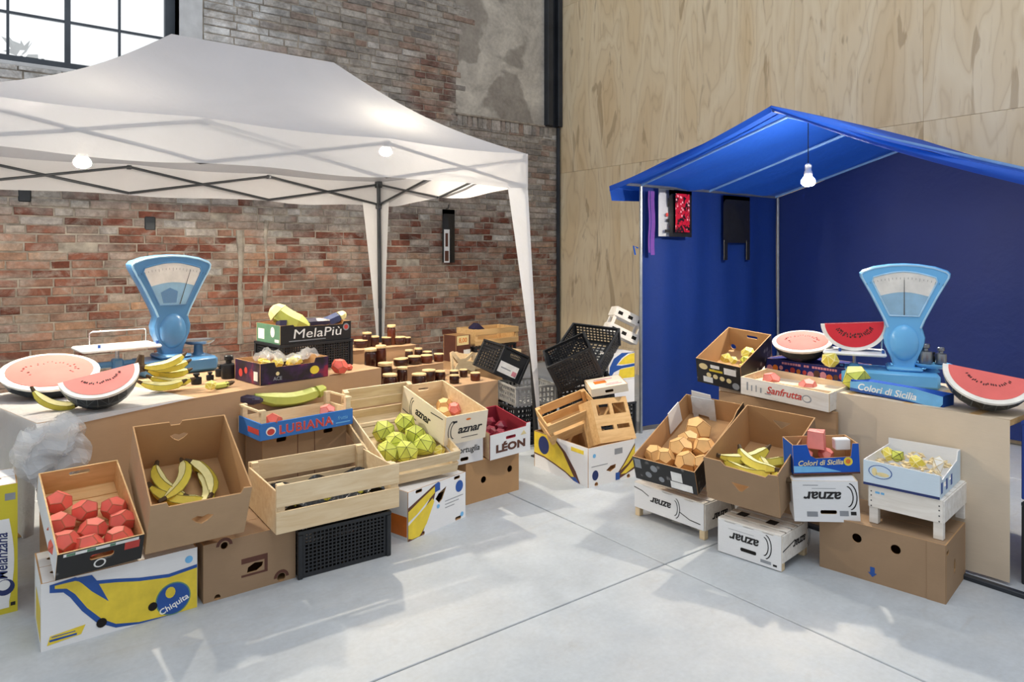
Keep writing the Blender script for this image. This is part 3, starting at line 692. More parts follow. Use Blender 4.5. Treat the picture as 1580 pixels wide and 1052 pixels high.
# treetops outside the window
bm = bmesh.new(); rr = random.Random(5)
for q in range(150):
    x = rr.uniform(-3, 1.2); p = Vector((x, WALL_Y+6.5+rr.uniform(-.5, .5), 4.6+rr.uniform(-.6, .35)+.25*sin(x*3)))
    vs_ = [bm.verts.new(p+Vector((rr.uniform(-.16, .16), rr.uniform(-.16, .16), rr.uniform(-.16, .16)))) for _ in range(4)]; bm.faces.new(vs_[:3]); bm.faces.new(vs_[1:])
me = bpy.data.meshes.new('foliage'); bm.to_mesh(me); bm.free(); me.materials.append(M['tree']); tr_ = thing('tree', 'dark hazy treetops seen outside the steel-framed window', 'tree', (-.5, WALL_Y+6.5, 0)); o = link('foliage', me, tr_); o.location = (.5, -WALL_Y-6.5, 0); tag(o, kind='stuff')
MB().tube([(0, 0, 0), (.1, 0, 2), (.0, .1, 4.4)], [.2, .16, .08], 8).build('tree_trunk', M['tree'], tr_)
# plywood partition on studs
wr = setting('wall_right', MB().box(PLY_X+.018, PLY_X+.12, -3.4, WALL_Y-.005, 0, 6.2), M['pine_warm'])
edges = [WALL_Y-.004-1.26*i for i in range(10)]; zr = [(.0, .33), (.333, 2.77), (2.773, 5.21), (5.213, 6.2)]
for i in range(8):
    for z0, z1 in zr: MB().box(PLY_X, PLY_X+.018, edges[i+1]+.0012, edges[i]-.0012, z0, z1).build('plywood_panel', M['ply'], wr)

# ================================================================== WHITE GAZEBO
GX0, GX1, GY0, GY1 = -.20, 3.30, 4.17, 6.65; EAVE = 2.33; RIDGE = 3.13; VAL = .25
gz = thing('gazebo', 'white pop-up gazebo with sagging cloth roof over the stall at the brick wall', 'gazebo', ((GX0+GX1)/2, (GY0+GY1)/2, 0))
GL = Vector((-(GX0+GX1)/2, -(GY0+GY1)/2, 0)); GT = Matrix.Translation(GL)
INS_L, INS_R = 1.056-GX0, 1.03; GW = (GY1-GY0)/2
def facet(side):
    def f(s, r):
        e = .02*sin(pi*((s*(3 if side in (0, 2) else 2)) % 1))*(1-r)
        zz = EAVE+(RIDGE-EAVE)*(r-.11*sin(pi*r))-.06*sin(pi*min(1, r*1.05))*sin(pi*s)**.6-e-.012*sin(s*19+r*5)*sin(pi*s)*sin(pi*r)
        if side in (0, 2): x = (GX0+INS_L*r)*(1-s)+(GX1-INS_R*r)*s; y = GY0+GW*r if side == 0 else GY1-GW*r
        else: y = (GY0+GW*r)*(1-s)+(GY1-GW*r)*s; x = GX1-INS_R*r if side == 1 else GX0+INS_L*r
        return (x, y, zz)
    return f
b = MB()
for side in range(4): b.grid(facet(side), 36 if side in (0, 2) else 24, 24, 0, GT)
cn = b.build('canopy', M['canopy'], gz); bm = bmesh.new(); bm.from_mesh(cn.data); bmesh.ops.remove_doubles(bm, verts=bm.verts[:], dist=1e-4); bmesh.ops.recalc_face_normals(bm, faces=bm.faces[:]); bm.to_mesh(cn.data); bm.free(); cn.data.shade_smooth(); cn.data.set_sharp_from_angle(angle=radians(50))
def val(a, b):
    def f(s, t):
        x = a[0]+(b[0]-a[0])*s; y = a[1]+(b[1]-a[1])*s; L = sqrt((b[0]-a[0])**2+(b[1]-a[1])**2); k = 3 if L > 3 else 2
        ez = EAVE-.02*sin(pi*((s*k) % 1)); w = .012*sin(s*L*9)*t
        nx, ny = (b[1]-a[1])/L, -(b[0]-a[0])/L
        return (x+nx*(w+.01), y+ny*(w+.01), ez-VAL*t+.012*t*sin(s*L*5))
    return f
cs = [(GX0, GY0), (GX1, GY0), (GX1, GY1), (GX0, GY1)]
for i in range(4): MB().grid(val(cs[i], cs[(i+1) % 4]), 40, 4, 0, GT).build('valance', M['valance'], gz, True)
feet = [(GX0-.05, GY0-.02), (GX1+.10, GY0), (GX1+.02, GY1+.02), (GX0-.04, GY1+.03)]
for i, (x, y) in enumerate(cs):
    sx = 1 if i in (0, 3) else -1; sy = 1 if i < 2 else -1; fx, fy = feet[i]; tx, ty = x+sx*.035, y+sy*.035
    b = MB(); b.box(-.016, .016, -.016, .016, 1.0, EAVE-.02, c=.003); b.box(-.013, .013, -.013, .013, 0.01, 1.05, c=.003); b.box(-.035, .035, -.035, .035, 0, .012, c=.002)
    SH = Matrix.Identity(4); SH[0][2] = (tx-fx)/EAVE; SH[1][2] = (ty-fy)/EAVE; SH = Matrix.Translation((fx, fy, 0)) @ SH
    b.v = [tuple(GT @ SH @ Vector(p)) for p in b.v]; b.build('leg', M['leg_metal'], gz)
    # corner sleeves taper from the eave to the foot, one wing along each side
    for wing in (0, 1):
        def sl(s, t, wing=wing):
            wd = .175*(1-t)**1.3+.022; zt = (EAVE-VAL+.03)*(1-t)+.12*t; k = zt/EAVE
            px_, py_ = fx+(tx-fx)*k, fy+(ty-fy)*k; o_ = -.028+wd*s
            return (px_+sx*o_, py_-sy*.03, zt) if wing == 0 else (px_-sx*.03, py_+sy*o_, zt)
        MB().grid(sl, 3, 16, 0, GT).build('leg_sleeve', M['sleeve'], gz, True)
def bar(a, b_, r=.011): MB().tube([a, b_], r, 6, 0, GT).build('truss_bar', M['leg_metal'], gz)
for (a, b_, k) in ((cs[0], cs[1], 3), (cs[1], cs[2], 2), (cs[3], cs[2], 3), (cs[0], cs[3], 2)):
    a = Vector((a[0], a[1], 0)); b_ = Vector((b_[0], b_[1], 0)); d = (b_-a); inn = Vector((-d.y, d.x, 0)).normalized()*.03
    c_ = Vector(((GX0+GX1)/2, (GY0+GY1)/2, 0)); inn = inn if (c_-a).dot(inn) > 0 else -inn
    for i in range(k):
        p = a+d*(i/k)+inn; q = a+d*((i+1)/k)+inn; zt, zb = EAVE-.03, EAVE-.25
        bar(p+Vector((0, 0, zt)), q+Vector((0, 0, zb))); bar(p+Vector((0, 0, zb))+inn*.5, q+Vector((0, 0, zt))+inn*.5)
        if i: MB().box(p.x-.018, p.x+.018, p.y-.018, p.y+.018, zt-.02, zt+.015, 0, GT, c=.004).build('joint', M['leg_metal'], gz)
for i, (x, y) in enumerate(cs):
    sx = 1 if i in (0, 3) else -1; sy = 1 if i < 2 else -1
    MB().box(x+sx*.035-.03, x+sx*.035+.03, y+sy*.035-.03, y+sy*.035+.03, EAVE-.07, EAVE-.005, 0, GT, c=.006).build('corner_joint', M['leg_metal'], gz)
    MB().box(x+sx*.035-.025, x+sx*.035+.025, y+sy*.035-.025, y+sy*.035+.025, EAVE-.29, EAVE-.23, 0, GT, c=.006).build('slider', M['leg_metal'], gz)

# bulbs
def hanging_bulb(name, label, loc, cord_top):
    r = thing(name, label, 'light bulb', loc); L = cord_top-loc[2]
    MB().lathe([(.004, -.050), (.026, -.046), (.042, -.034)], 20).build('bulb_lens', M['bulb'], r, True)
    MB().lathe([(.042, -.034), (.049, -.022), (.048, -.008), (.040, .006), (.030, .018)], 20).build('bulb_cone', M['bulb_cone'], r, True)
    MB().lathe([(.030, .018), (.026, .06), (.022, .065), (.022, .105), (.012, .115)], 16).build('socket', M['socket'], r, True)
    MB().tube([(0, 0, .11), (0, 0, L)], .0035, 6).build('cord', M['cable'], r); return r
lb = PV(127, 247, 5.0); hanging_bulb('light_bulb', 'lit bulb in a white socket under the gazebo above the first watermelon', lb, EAVE+.30)
lb = PV(595, 231, 5.0); hanging_bulb('light_bulb', 'lit bulb glowing through the gazebo valance near its dark back leg', lb, EAVE+.34)

# ================================================================== BLUE STALL TENT
TX0, TX1, TY0, TY1 = 4.58, 6.68, 1.15, 4.18; TR_Y = 2.78; TR_Z = 2.60
bt = thing('market_tent', 'blue tarpaulin market tent with pitched roof against the plywood wall', 'tent', ((TX0+TX1)/2, (TY0+TY1)/2, 0)); BT = Matrix.Translation((-(TX0+TX1)/2, -(TY0+TY1)/2, 0))
def slope(y0, z0):
    def f(s, t):
        x = 4.37+(TX1+.08-4.37)*s; y = TR_Y+(y0-TR_Y)*t; zz = TR_Z+(z0-TR_Z)*t
        zz += -.035*sin(pi*t)*(.6+.4*cos(s*12))-.05*t*abs(sin(pi*min(1, max(0, (s-.09)/.87))*2))**.8-.012*sin(s*25+t*6)*t+(.03*sin(pi*s) if t < .3 else 0)*(.3-t)
        return (x+.03*sin(t*9)*(1-s), y, zz)
    return f
MB().grid(slope(4.36, 2.165), 26, 22, 0, BT).build('roof_slope', M['tarp'], bt, True)
MB().grid(slope(1.12, 1.93), 26, 22, 0, BT).build('roof_slope', M['tarp'], bt, True)
# folded eave flap on the visible side and front hem that droops towards the far corner
MB().grid(lambda s, t: (4.37+(TX1-4.37)*s, 4.36-.03*t+.012*sin(s*18), 2.165-.13*t*(1-.5*s)), 26, 4, 0, BT).build('eave_flap', M['tarp'], bt, True)
MB().grid(lambda s, t: (4.38-.02*sin(t*3), TR_Y+(1.12-TR_Y)*s, TR_Z+(1.93-TR_Z)*s-.035*sin(pi*s)-(.03+.04*s)*t), 24, 4, 0, BT).build('front_flap', M['tarp'], bt, True)
MB().grid(lambda s, t: (4.375, TR_Y+(4.36-TR_Y)*s, TR_Z+(2.165-TR_Z)*s-.035*sin(pi*s)-.045*t), 24, 2, 0, BT).build('front_flap', M['tarp'], bt, True)
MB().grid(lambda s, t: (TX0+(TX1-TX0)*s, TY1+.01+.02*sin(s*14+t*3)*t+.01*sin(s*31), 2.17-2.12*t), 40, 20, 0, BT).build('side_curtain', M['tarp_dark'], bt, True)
def curtain_top(y): return TR_Z-.05+((2.165-TR_Z)*(y-TR_Y)/1.58 if y > TR_Y else (1.93-TR_Z)*(TR_Y-y)/1.66)
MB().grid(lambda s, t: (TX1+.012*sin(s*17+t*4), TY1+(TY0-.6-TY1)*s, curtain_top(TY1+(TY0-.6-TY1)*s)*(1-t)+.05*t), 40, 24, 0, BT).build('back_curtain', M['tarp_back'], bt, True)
def rod(name, pts, r, mat): MB().tube(pts, r, 8, 0, BT).build(name, M[mat], bt)
for x, y in ((TX0, TY1), (TX1-.03, TY1-.03), (TX0+.3, TY0-.3)): rod('pole', [(x, y, 0), (x, y, 2.16)], .014, 'tube')
for x in (TX0, (TX0+TX1)/2-.1, TX1-.04): rod('rafter', [(x, TY1, 2.17), (x, TR_Y, TR_Z-.05)], .012, 'seam'); rod('rafter', [(x, TR_Y, TR_Z-.05), (x, TY0, 1.95)], .012, 'seam')
rod('ridge_pole', [(4.40, TR_Y, TR_Z-.03), (TX1, TR_Y, TR_Z-.03)], .014, 'tube'); rod('eave_pole', [(4.40, TY1, 2.17), (TX1, TY1, 2.17)], .013, 'tube')
for zz in (1.62,): MB().tube([(TX0-.012, TY1+.02, zz), (TX0-.04, TY1+.05, zz+.02), (TX0-.03, TY1+.04, zz-.06)], .008, 5, 0, BT).build('tie_cord', M['blue_card'], bt)
lb = PV(1247, 277, 2.70); hanging_bulb('light_bulb', 'lit bulb hanging on a long black cord inside the blue tent', lb, TR_Z-.06)

# bags hung on the side curtain's eave pole
def flat_bag(name, label, cat, x0, x1, y, z0, z1, mats, handles=True, th=.03):
    r = thing(name, label, cat, ((x0+x1)/2, y, z0)); w = x1-x0; h = z1-z0
    def f(sg): return lambda s, t: (-w/2+w*s, sg*th*sin(pi*s)*sin(pi*min(1, t*1.1+.02))*(.8+.2*sin(s*9+t*5)), h*t)
    b = MB(); b.grid(f(-1), 10, 12); b.grid(f(1), 10, 12); b.build('bag_body', M[mats], r, True); return r, w, h
yb = TY1-.05
a = PV(1016, 300, yb); b_ = PV(1040, 365, yb)
r, w, h = flat_bag('plastic_bag', 'white carrier bag with small dark print hung beside purple ribbons', 'bag', a.x, b_.x, yb, b_.z, 2.15, 'white_film')
F0 = mat_axes((-w/2, -.035, 0), (1, 0, 0), (0, 0, 1)); decal(r, F0, [rect(w*.4, w*.8, h*.62, h*.8), rect(w*.3, w*.7, h*.3, h*.36), rect(w*.2, w*.5, h*.08, h*.14)], M['ink'], 'printed_marks'); decal(r, F0, [circ(w*.35, h*.45, .018), circ(w*.55, h*.2, .02)], M['ink_red'], 'printed_marks')
a = PV(1031, 290, yb-.03); b_ = PV(1066, 366, yb-.03)
r, w, h = flat_bag('plastic_bag', 'black carrier bag printed with pink and red flowers in the blue tent', 'bag', a.x, b_.x, yb-.04, b_.z, 2.14, 'dark_cloth')
MB().grid(lambda s, t: (-w*.36+w*.62*s, -.036-.004*sin(pi*s), h*.1+h*.82*t), 4, 4).build('flower_print', M['flower'], r)
a = PV(1116, 300, yb); b_ = PV(1157, 375, yb)
r, w, h = flat_bag('plastic_bag', 'plain black carrier bag hanging upside down with two handle loops dangling', 'bag', a.x, b_.x, yb, b_.z, 2.14, 'dark_cloth')
for sx in (-1, 1): MB().box(sx*(w/2-.035)-.03, sx*(w/2-.035)+.03, -.006, .006, -.17, .03, c=.004).build('handle', M['dark_cloth'], r)
r = thing('ribbon', 'purple ribbon strips hung at the front pole of the blue tent', 'ribbon', (PV(1002, 390, yb).x, yb, 1.5))
for dx, z0, w in ((0, .08, .022), (.045, .06, .05)): MB().grid(lambda s, t, dx=dx, z0=z0, w=w: (dx-w/2+w*s, .006*sin(t*9), z0+(.62-z0)*t), 2, 8).build('strip', M['purple'], r)
# bag on the hook of the brick wall
p = PV(692, 335, WALL_Y-.06); q = PV(692, 405, WALL_Y-.06)
r, w, h = flat_bag('plastic_bag', 'folded dark bag with pale printed strip on a hook of the brick wall', 'bag', p.x-.10, p.x+.09, WALL_Y-.07, q.z, p.z+.1, 'dark_cloth', th=.035)
decal(r, mat_axes((-w/2, -.04, 0), (1, 0, 0), (0, 0, 1)), [rect(0, .085, 0, h*.62)], M['white_card'], 'printed_strip'); decal(r, mat_axes((-w/2, -.042, 0), (1, 0, 0), (0, 0, 1)), [rect(.012, .07, .02, h*.22), rect(.02, .06, h*.3, h*.55)], M['ink_brown'], 'printed_marks')

# ================================================================== LEFT STALL: TABLES
def W(r, p): return r.matrix_basis @ Vector(p)
def facing(p): return math.degrees(atan2(p[1], p[0]))-90
def ray_local(r, px, py, zl):
    inv = r.matrix_basis.inverted(); k = proj_dir(px); d = Vector((k*CA+SA, -k*SA+CA, -(py-HORIZON)/FPX)); o = inv @ Vector((0, 0, EYE)); dl = inv.to_3x3() @ d
    return o+dl*((zl-o.z)/dl.z)
def into(r, px, py, zl): return W(r, ray_local(r, px, py, zl))

T1 = dict(o=Vector((.197, 3.87, 0)), yaw=14.5, L=2.04, d=.95, z=.78)
tb = thing('market_table', 'long trestle table wrapped in brown kraft paper under the dark blue scale', 'table', T1['o'], (14.5, 0, 0))
MB().box(0, T1['L'], .0, T1['d'], .745, .777, c=.004).build('table_top', M['pine_warm'], tb)
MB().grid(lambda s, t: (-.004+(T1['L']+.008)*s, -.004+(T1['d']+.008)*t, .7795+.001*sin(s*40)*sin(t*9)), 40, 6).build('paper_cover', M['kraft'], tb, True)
def drop(x0, x1, y, z0, z1, wav): return lambda s, t: (x0+(x1-x0)*s, y-.006-wav*t*(.5+.5*sin(s*17+t*2)), z1+(z0-z1)*t)
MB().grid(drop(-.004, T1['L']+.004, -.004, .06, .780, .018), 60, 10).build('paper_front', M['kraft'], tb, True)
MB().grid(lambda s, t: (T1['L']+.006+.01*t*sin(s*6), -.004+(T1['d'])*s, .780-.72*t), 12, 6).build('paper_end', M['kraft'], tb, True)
for x in (.15, T1['L']-.15):
    for y in (.12, T1['d']-.12): MB().box(x-.022, x+.022, y-.022, y+.022, 0, .745, c=.003).build('leg', M['pine_warm'], tb)
TF = tb.matrix_basis
def on_table(px, py, z=.78): return P(px, py, z)
# white plastic cover over the near end of the table
sh = thing('plastic_sheet', 'white plastic sheet draped over the table end below the watermelons', 'sheet', T1['o'], (14.5, 0, 0))
MB().grid(lambda s, t: (-.012+.74*s-.10*t*s, -.012+(T1['d']+.01)*t, .7855+.002*sin(s*23)*sin(t*13)), 30, 16).build('top_sheet', M['white_film'], sh, True)
MB().grid(lambda s, t: (-.014-.02*t*(.6+.4*sin(s*21)), -.02+(T1['d']+.02)*s, .785-.56*t*(.9+.1*sin(s*8))), 24, 10).build('end_drop', M['white_film'], sh, True)
MB().grid(lambda s, t: (-.02+(.17-.05*t)*s+.01*sin(t*8), -.026-.022*t*(.6+.4*sin(s*14)), .785-(.40-.06*s)*t), 8, 14).build('front_drop', M['white_film'], sh, True)
MB().grid(lambda s, t: (.12+(.62)*s, -.014-.004*t, .785-.035*t*(1-s)), 20, 2).build('front_fold', M['white_film'], sh, True)
# crumpled clear bag at the table corner
p = PV(78, 702, 3.80); r = thing('clear_bag', 'crumpled clear plastic bag hanging at the white-covered table corner', 'bag', (p.x, p.y, p.z), (8, 0, 0)); rr = random.Random(9)
for k in range(3):
    def cb(s, t, k=k): 
        w = .10+.13*sin(pi*min(1, t*.95+.1)); return (w*(s-.5)*1.25+.03*(t-.5)+.016*sin(s*13+t*7+k*2), -.02*k+.022*sin(s*9+t*11+k)+.014*sin(t*23+k), .15-.30*t+.014*sin(s*15+k)+.05*(s-.5)*(1-t))
    MB().grid(cb, 14, 16).build('film_fold', M['film'], r)

# jar table and risers
jt = thing('market_table', 'lower kraft-papered table carrying the preserve jars', 'table', (2.22, 4.50, 0), (2.5, 0, 0)); JZ = .55
MB().box(0, 1.07, 0, 1.15, JZ-.035, JZ-.003, c=.004).build('table_top', M['pine_warm'], jt)
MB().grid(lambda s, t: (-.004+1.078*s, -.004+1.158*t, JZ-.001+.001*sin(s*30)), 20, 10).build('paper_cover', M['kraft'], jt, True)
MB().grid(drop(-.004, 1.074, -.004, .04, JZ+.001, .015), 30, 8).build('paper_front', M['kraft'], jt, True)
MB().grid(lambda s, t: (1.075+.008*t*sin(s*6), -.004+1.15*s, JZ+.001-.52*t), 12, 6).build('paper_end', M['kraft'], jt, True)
for x in (.08, .98):
    for y in (.1, 1.05): MB().box(x-.02, x+.02, y-.02, y+.02, 0, JZ-.035, c=.003).build('leg', M['pine_warm'], jt)
def riser(x0, x1, y0, y1, z0, z1, label):
    r = thing('riser_box', label, 'box', ((x0+x1)/2, y0, z0), (2.5, 0, 0)); w = x1-x0
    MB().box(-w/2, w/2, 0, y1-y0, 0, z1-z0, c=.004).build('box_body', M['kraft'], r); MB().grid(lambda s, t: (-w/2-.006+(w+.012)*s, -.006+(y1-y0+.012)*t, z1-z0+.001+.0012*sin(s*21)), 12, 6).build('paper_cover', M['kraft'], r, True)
riser(2.40, 3.03, 4.93, 5.27, JZ+.001, .665, 'kraft-covered lower riser step under the middle row of jars')
riser(2.34, 2.98, 5.30, 5.62, JZ+.001, .78, 'kraft-covered upper riser step under the back row of jars')
JARS = []
rj = random.Random(4)
def jar_proto(r, h, kind, name='preserve_jar'):
    root = thing(name, 'x', 'jar', (0, 0, 0), (0, 0, 0), 'preserve jars with wooden lids')
    MB().lathe([(r*.9, 0), (r, .008), (r, h*.72), (r*.92, h*.82), (r*.80, h*.86), (r*.80, h*.9)], 18).build('jar_glass', M[kind], root, True)
    MB().lathe([(r*.93, h*.88), (r*1.0, h*.885), (r*1.0, h*.985), (r*.95, h)], 18).build('lid', M['lid'], root, True)
    return root
ordw = ['first', 'second', 'third', 'fourth', 'fifth', 'sixth', 'seventh', 'eighth', 'ninth', 'tenth', 'eleventh', 'twelfth']
rows = {'front': (4.64, JZ, [(295, 463, 110), (510, 460, 110), (770, 470, 75), (925, 470, 75)]),
        'second': (4.83, JZ, [(260, 380, 110), (385, 412, 80), (582, 432, 104), (665, 440, 80), (768, 436, 68), (838, 450, 60)]),
        'middle': (5.02, .668, [(152, 277, 92), (228, 252, 80), (370, 376, 100), (390, 345, 80), (475, 330, 100), (565, 341, 90), (655, 312, 76)]),
        'shelf': (5.16, .668, [(505, 272, 60), (570, 296, 70), (435, 285, 60)]),
        'back': (5.44, .782, [(80, 212, 105), (125, 156, 70), (178, 184, 76), (270, 190, 76), (305, 101, 66), (360, 200, 105), (420, 245, 60)])}
for rn, (v, zl, lst) in rows.items():
    for k, (X, Yz, wd) in enumerate(lst):
        px, py = 540+X/4.783, 480+Yz/4.783; q = PV(px, py, v); Yd = q.x*SA+q.y*CA; rad = wd/2/4.783/FPX*Yd*.98; h = q.z-zl
        if h < .055: h = .055+.01*(k % 2)
        if h > .22: pass
        root = jar_proto(rad, h, rj.choice(['jar_dark', 'jar_dark', 'jar_red'])); root.location = (q.x, v, zl+.001)
        where = {'front': 'at the jar table front edge', 'second': 'on the table below the risers', 'middle': 'front of the lower riser', 'shelf': 'rear of the lower riser', 'back': 'on the upper riser'}[rn]
        root['label'] = f"wooden-lidded preserve jar, {ordw[k]} from the scale side, {where}"

# ================================================================== LEFT STALL: BOXES ON THE FLOOR
BANANA_TOP_HOLES = dict(top=[circ(.06, .06, .018, 12), circ(.06, .22, .018, 12)])
L1, F, p = carton('banana_box', 'white banana carton with large printed banana and blue round badge, under the red fruit crate', 'box', (.460, 3.286, 0), (.5, 0, 0), (.573, .36, .266), 'white_card', 'card_in', True,
    holes=dict(front=[circ(.36*.573, .18*.266, .018), circ(.69*.573, .21*.266, .018)], top=[circ(.05, .1, .014), circ(.05, .26, .014)]))
w, h = .573, .266; N = lambda pts: [(x*w, y*h) for x, y in pts]
f = F['front']; pf = p['front']
UP = [(.08, .93), (.2, .93), (.33, .80), (.45, .755), (.6, .68), (.8, .62), (.998, .665)]; LO = [(.998, .006), (.85, .005), (.6, .035), (.45, .11), (.36, .25), (.27, .48), (.2, .73), (.15, .845), (.08, .885)]
decal(pf, f, [N([(.05, .84), (.05, .955), (.2, .985)]+[(x, y+.055) for x, y in UP[2:]]+[LO[0], (.72, .003), (.6, .006), (.45, .05), (.33, .21), (.24, .45), (.17, .70), (.13, .80)])], M['ink_blue'], 'printed_outline')
decal(pf, f, [N(UP+LO)], M['ink_yellow'], 'printed_banana', .0008)
decal(pf, f, [N([(.19, .975), (.30, .96), (.335, .84), (.405, .49), (.30, .71), (.24, .87)])], M['ink_blue'], 'printed_stem', .0011)
decal(pf, f, [circ(.83*w, .26*h, .070, 28)], M['ink_green'], 'badge_rim', .0013); decal(pf, f, [circ(.83*w, .26*h, .065, 28)], M['ink_blue'], 'badge', .0016)
decal(pf, f, [circ(.81*w, .37*h, .020, 12, .024)], M['ink_yellow'], 'badge_figure', .0020); text(pf, f, .835*w, .16*h, 'Chiquita', .036, M['ink_white'], 22, 0, .0006, off=.0024)
decal(pf, f, [[(.02, .018), (.135, .028), (.15, .062), (.03, .052)]], M['ink_yellow'], 'printed_tag', .0006)
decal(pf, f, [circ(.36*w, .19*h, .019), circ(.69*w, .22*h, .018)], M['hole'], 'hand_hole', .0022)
for k, q in enumerate(((.035, .045, .115, .0485), (.028, .030, .12, .040))): decal(pf, f, [rect(q[0], q[2], q[1], q[3]-(.0 if k == 0 else .002))], M['ink_blue'], 'printed_line', .0010)
decal(pf, f, [circ(.94*w, .83*h, .016, 16)], M['ink_sky'], 'printed_seal', .0006)
decal(p['left'], F['left'], [rect(.1, .34, .03, .16)], M['ink_yellow'], 'printed_banana')
L2, F, p = carton('cardboard_box', 'plain brown carton with a square label window below the wooden crate', 'box', (.984, 3.304, 0), (.6, 0, 0), (.419, .36, .260), 'card_grey', 'card_in', True,
    holes=dict(front=[circ(.09, .238, .016), circ(.35, .022, .02), circ(.06, .012, .014, 10), [(.19, .085), (.195, .11), (.225, .125), (.265, .12), (.26, .10), (.235, .085)]]))
decal(p['front'], F['front'], [[(.165, .07), (.285, .07), (.285, .155), (.165, .155), (.165, .131), (.27, .131), (.27, .08), (.165, .08)]], M['ink_brown'], 'printed_label')
for c in ((.09, .238), (.35, .022)): decal(p['front'], F['front'], [[*circ(c[0], c[1], .036, 20), (c[0]+.036, c[1]), (c[0]+.022, c[1]), *[q for q in reversed(circ(c[0], c[1], .022, 20))]]] if False else [[(c[0]+.022*cos(a), c[1]+.022*sin(a)) for a in [pi*i/10 for i in range(11)]]+[(c[0]+.036*cos(a), c[1]+.036*sin(a)) for a in [pi*(10-i)/10 for i in range(11)]]], M['ink_brown'], 'printed_ring')
L3, F, p = plastic_crate('plastic_crate', 'black lattice plastic crate on the floor below the wooden crate', (1.435, 3.270, 0), (-1.9, 0, 0), (.46, .35, .231), cells=.021)
plastic_crate('plastic_crate', 'black plastic crate in shadow between black lattice crate and banana carton', (1.66, 3.72, 0), (0, 0, 0), (.40, .3, .24), cells=.035)
L4, F, p = carton('banana_box', 'white banana carton with diagonal printed bananas below the green fruit crate', 'box', (2.054, 3.409, 0), (14.9, 0, 0), (.465, .45, .267), 'white_card', 'card_in', True,
    holes=dict(front=[[(.21, .175), (.235, .20), (.29, .205), (.30, .225), (.265, .16), (.24, .145)], slot(.08, .255, .05, .018), slot(.39, .252, .05, .018), slot(.40, .012, .05, .02), slot(.10, .012, .05, .02)]))
w, h = .465, .267; f = F['front']; pf = p['front']
decal(pf, f, [N([(0, .55), (0, .68), (.42, .96), (.5, 1.0), (.5, .86), (.45, .80), (.40, .55), (.22, .02), (.04, 0.0), (0, .0), (0, .04), (.35, .70), (.32, .74)])], M['ink_brown'], 'printed_outline')
decal(pf, f, [N([(0, .39), (0, .60), (.20, .76), (.44, .93), (.44, .80), (.3, .66), (.15, .5)])], M['ink_yellow'], 'printed_banana', .0008)
decal(pf, f, [N([(0, .06), (0, .32), (.2, .50), (.40, .70), (.43, .62), (.3, .22), (.18, .02), (.06, .02)])], M['ink_yellow'], 'printed_banana', .0008)
decal(pf, f, [N([(.44, .80), (.44, .97), (.5, 1.0), (.53, .97), (.53, .82)])], M['ink_blue'], 'printed_stem', .001)
decal(pf, f, [circ(.88*w, .74*h, .032, 20, .034)], M['ink_blue'], 'badge', .0008); decal(pf, f, [circ(.5*w, .48*h, .012, 14), ], M['ink_sky'], 'printed_seal', .0006); decal(pf, f, [circ(.93*w, .10*h, .014, 14)], M['ink_sky'], 'printed_seal', .0006)
for k in range(3): decal(pf, f, [rect(.62*w, (.95-.08*k)*w, (.52-.07*k)*h, (.535-.07*k)*h)], M['ink_grey'], 'printed_line', .0006)
decal(p['left'], F['left'], [rect(.02, .44, .02, .13)], M['ink_orange'], 'printed_panel')
L5, F, p = carton('cardboard_box', 'brown carton with two round hand holes below the white onion crate', 'box', (2.604, 3.640, 0), (3.9, 0, 0), (.439, .45, .258), 'card', 'card_in', True, holes=dict(front=[circ(.14, .13, .022), circ(.36, .155, .022)]))
# tall yellow carton standing on end at the edge of the stall
YB, F, p = carton('produce_carton', 'tall yellow carton with white top standing on end beside banana carton', 'box', (-.052, 3.731, 0), (0, 0, 0), (.33, .28, .558), 'yellow_card', 'card_in', True, mats=dict(top='white_card', right='card_grey'), holes=dict(top=[slot(.25, .12, .05, .02)]))
f = F['front']; pf = p['front']
decal(pf, f, [[(.03, .05), (.30, .05)]+[(.30+.018*sin(pi*i/8), .05+.36*i/8) for i in range(1, 8)]+[(.30, .41), (.03, .41)]], M['white_card'], 'printed_field')
text(pf, f, .275, .25, 'Melanzana', .062, M['ink_dark_blue'], 90, .25, .0008, .78, off=.0012); text(pf, f, .215, .25, 'la regina', .034, M['ink_grey'], 90, .2, 0, off=.0012)
decal(pf, f, [[(.285+.035*cos(a), .115+.035*sin(a)) for a in [pi*2*i/20 for i in range(20)]]], M['ink_dark_blue'], 'printed_aubergine', .0009); decal(pf, f, [circ(.282, .125, .022, 14)], M['white_card'], 'printed_aubergine', .0013)
decal(pf, f, [rect(.285, .322, .49, .52)], M['ink_grey'], 'printed_seal', .0008); decal(pf, f, [rect(.26, .30, .025, .05)], M['white_card'], 'printed_seal', .0008); decal(pf, f, [rect(.305, .322, .03, .045)], M['ink'], 'printed_seal', .0008)

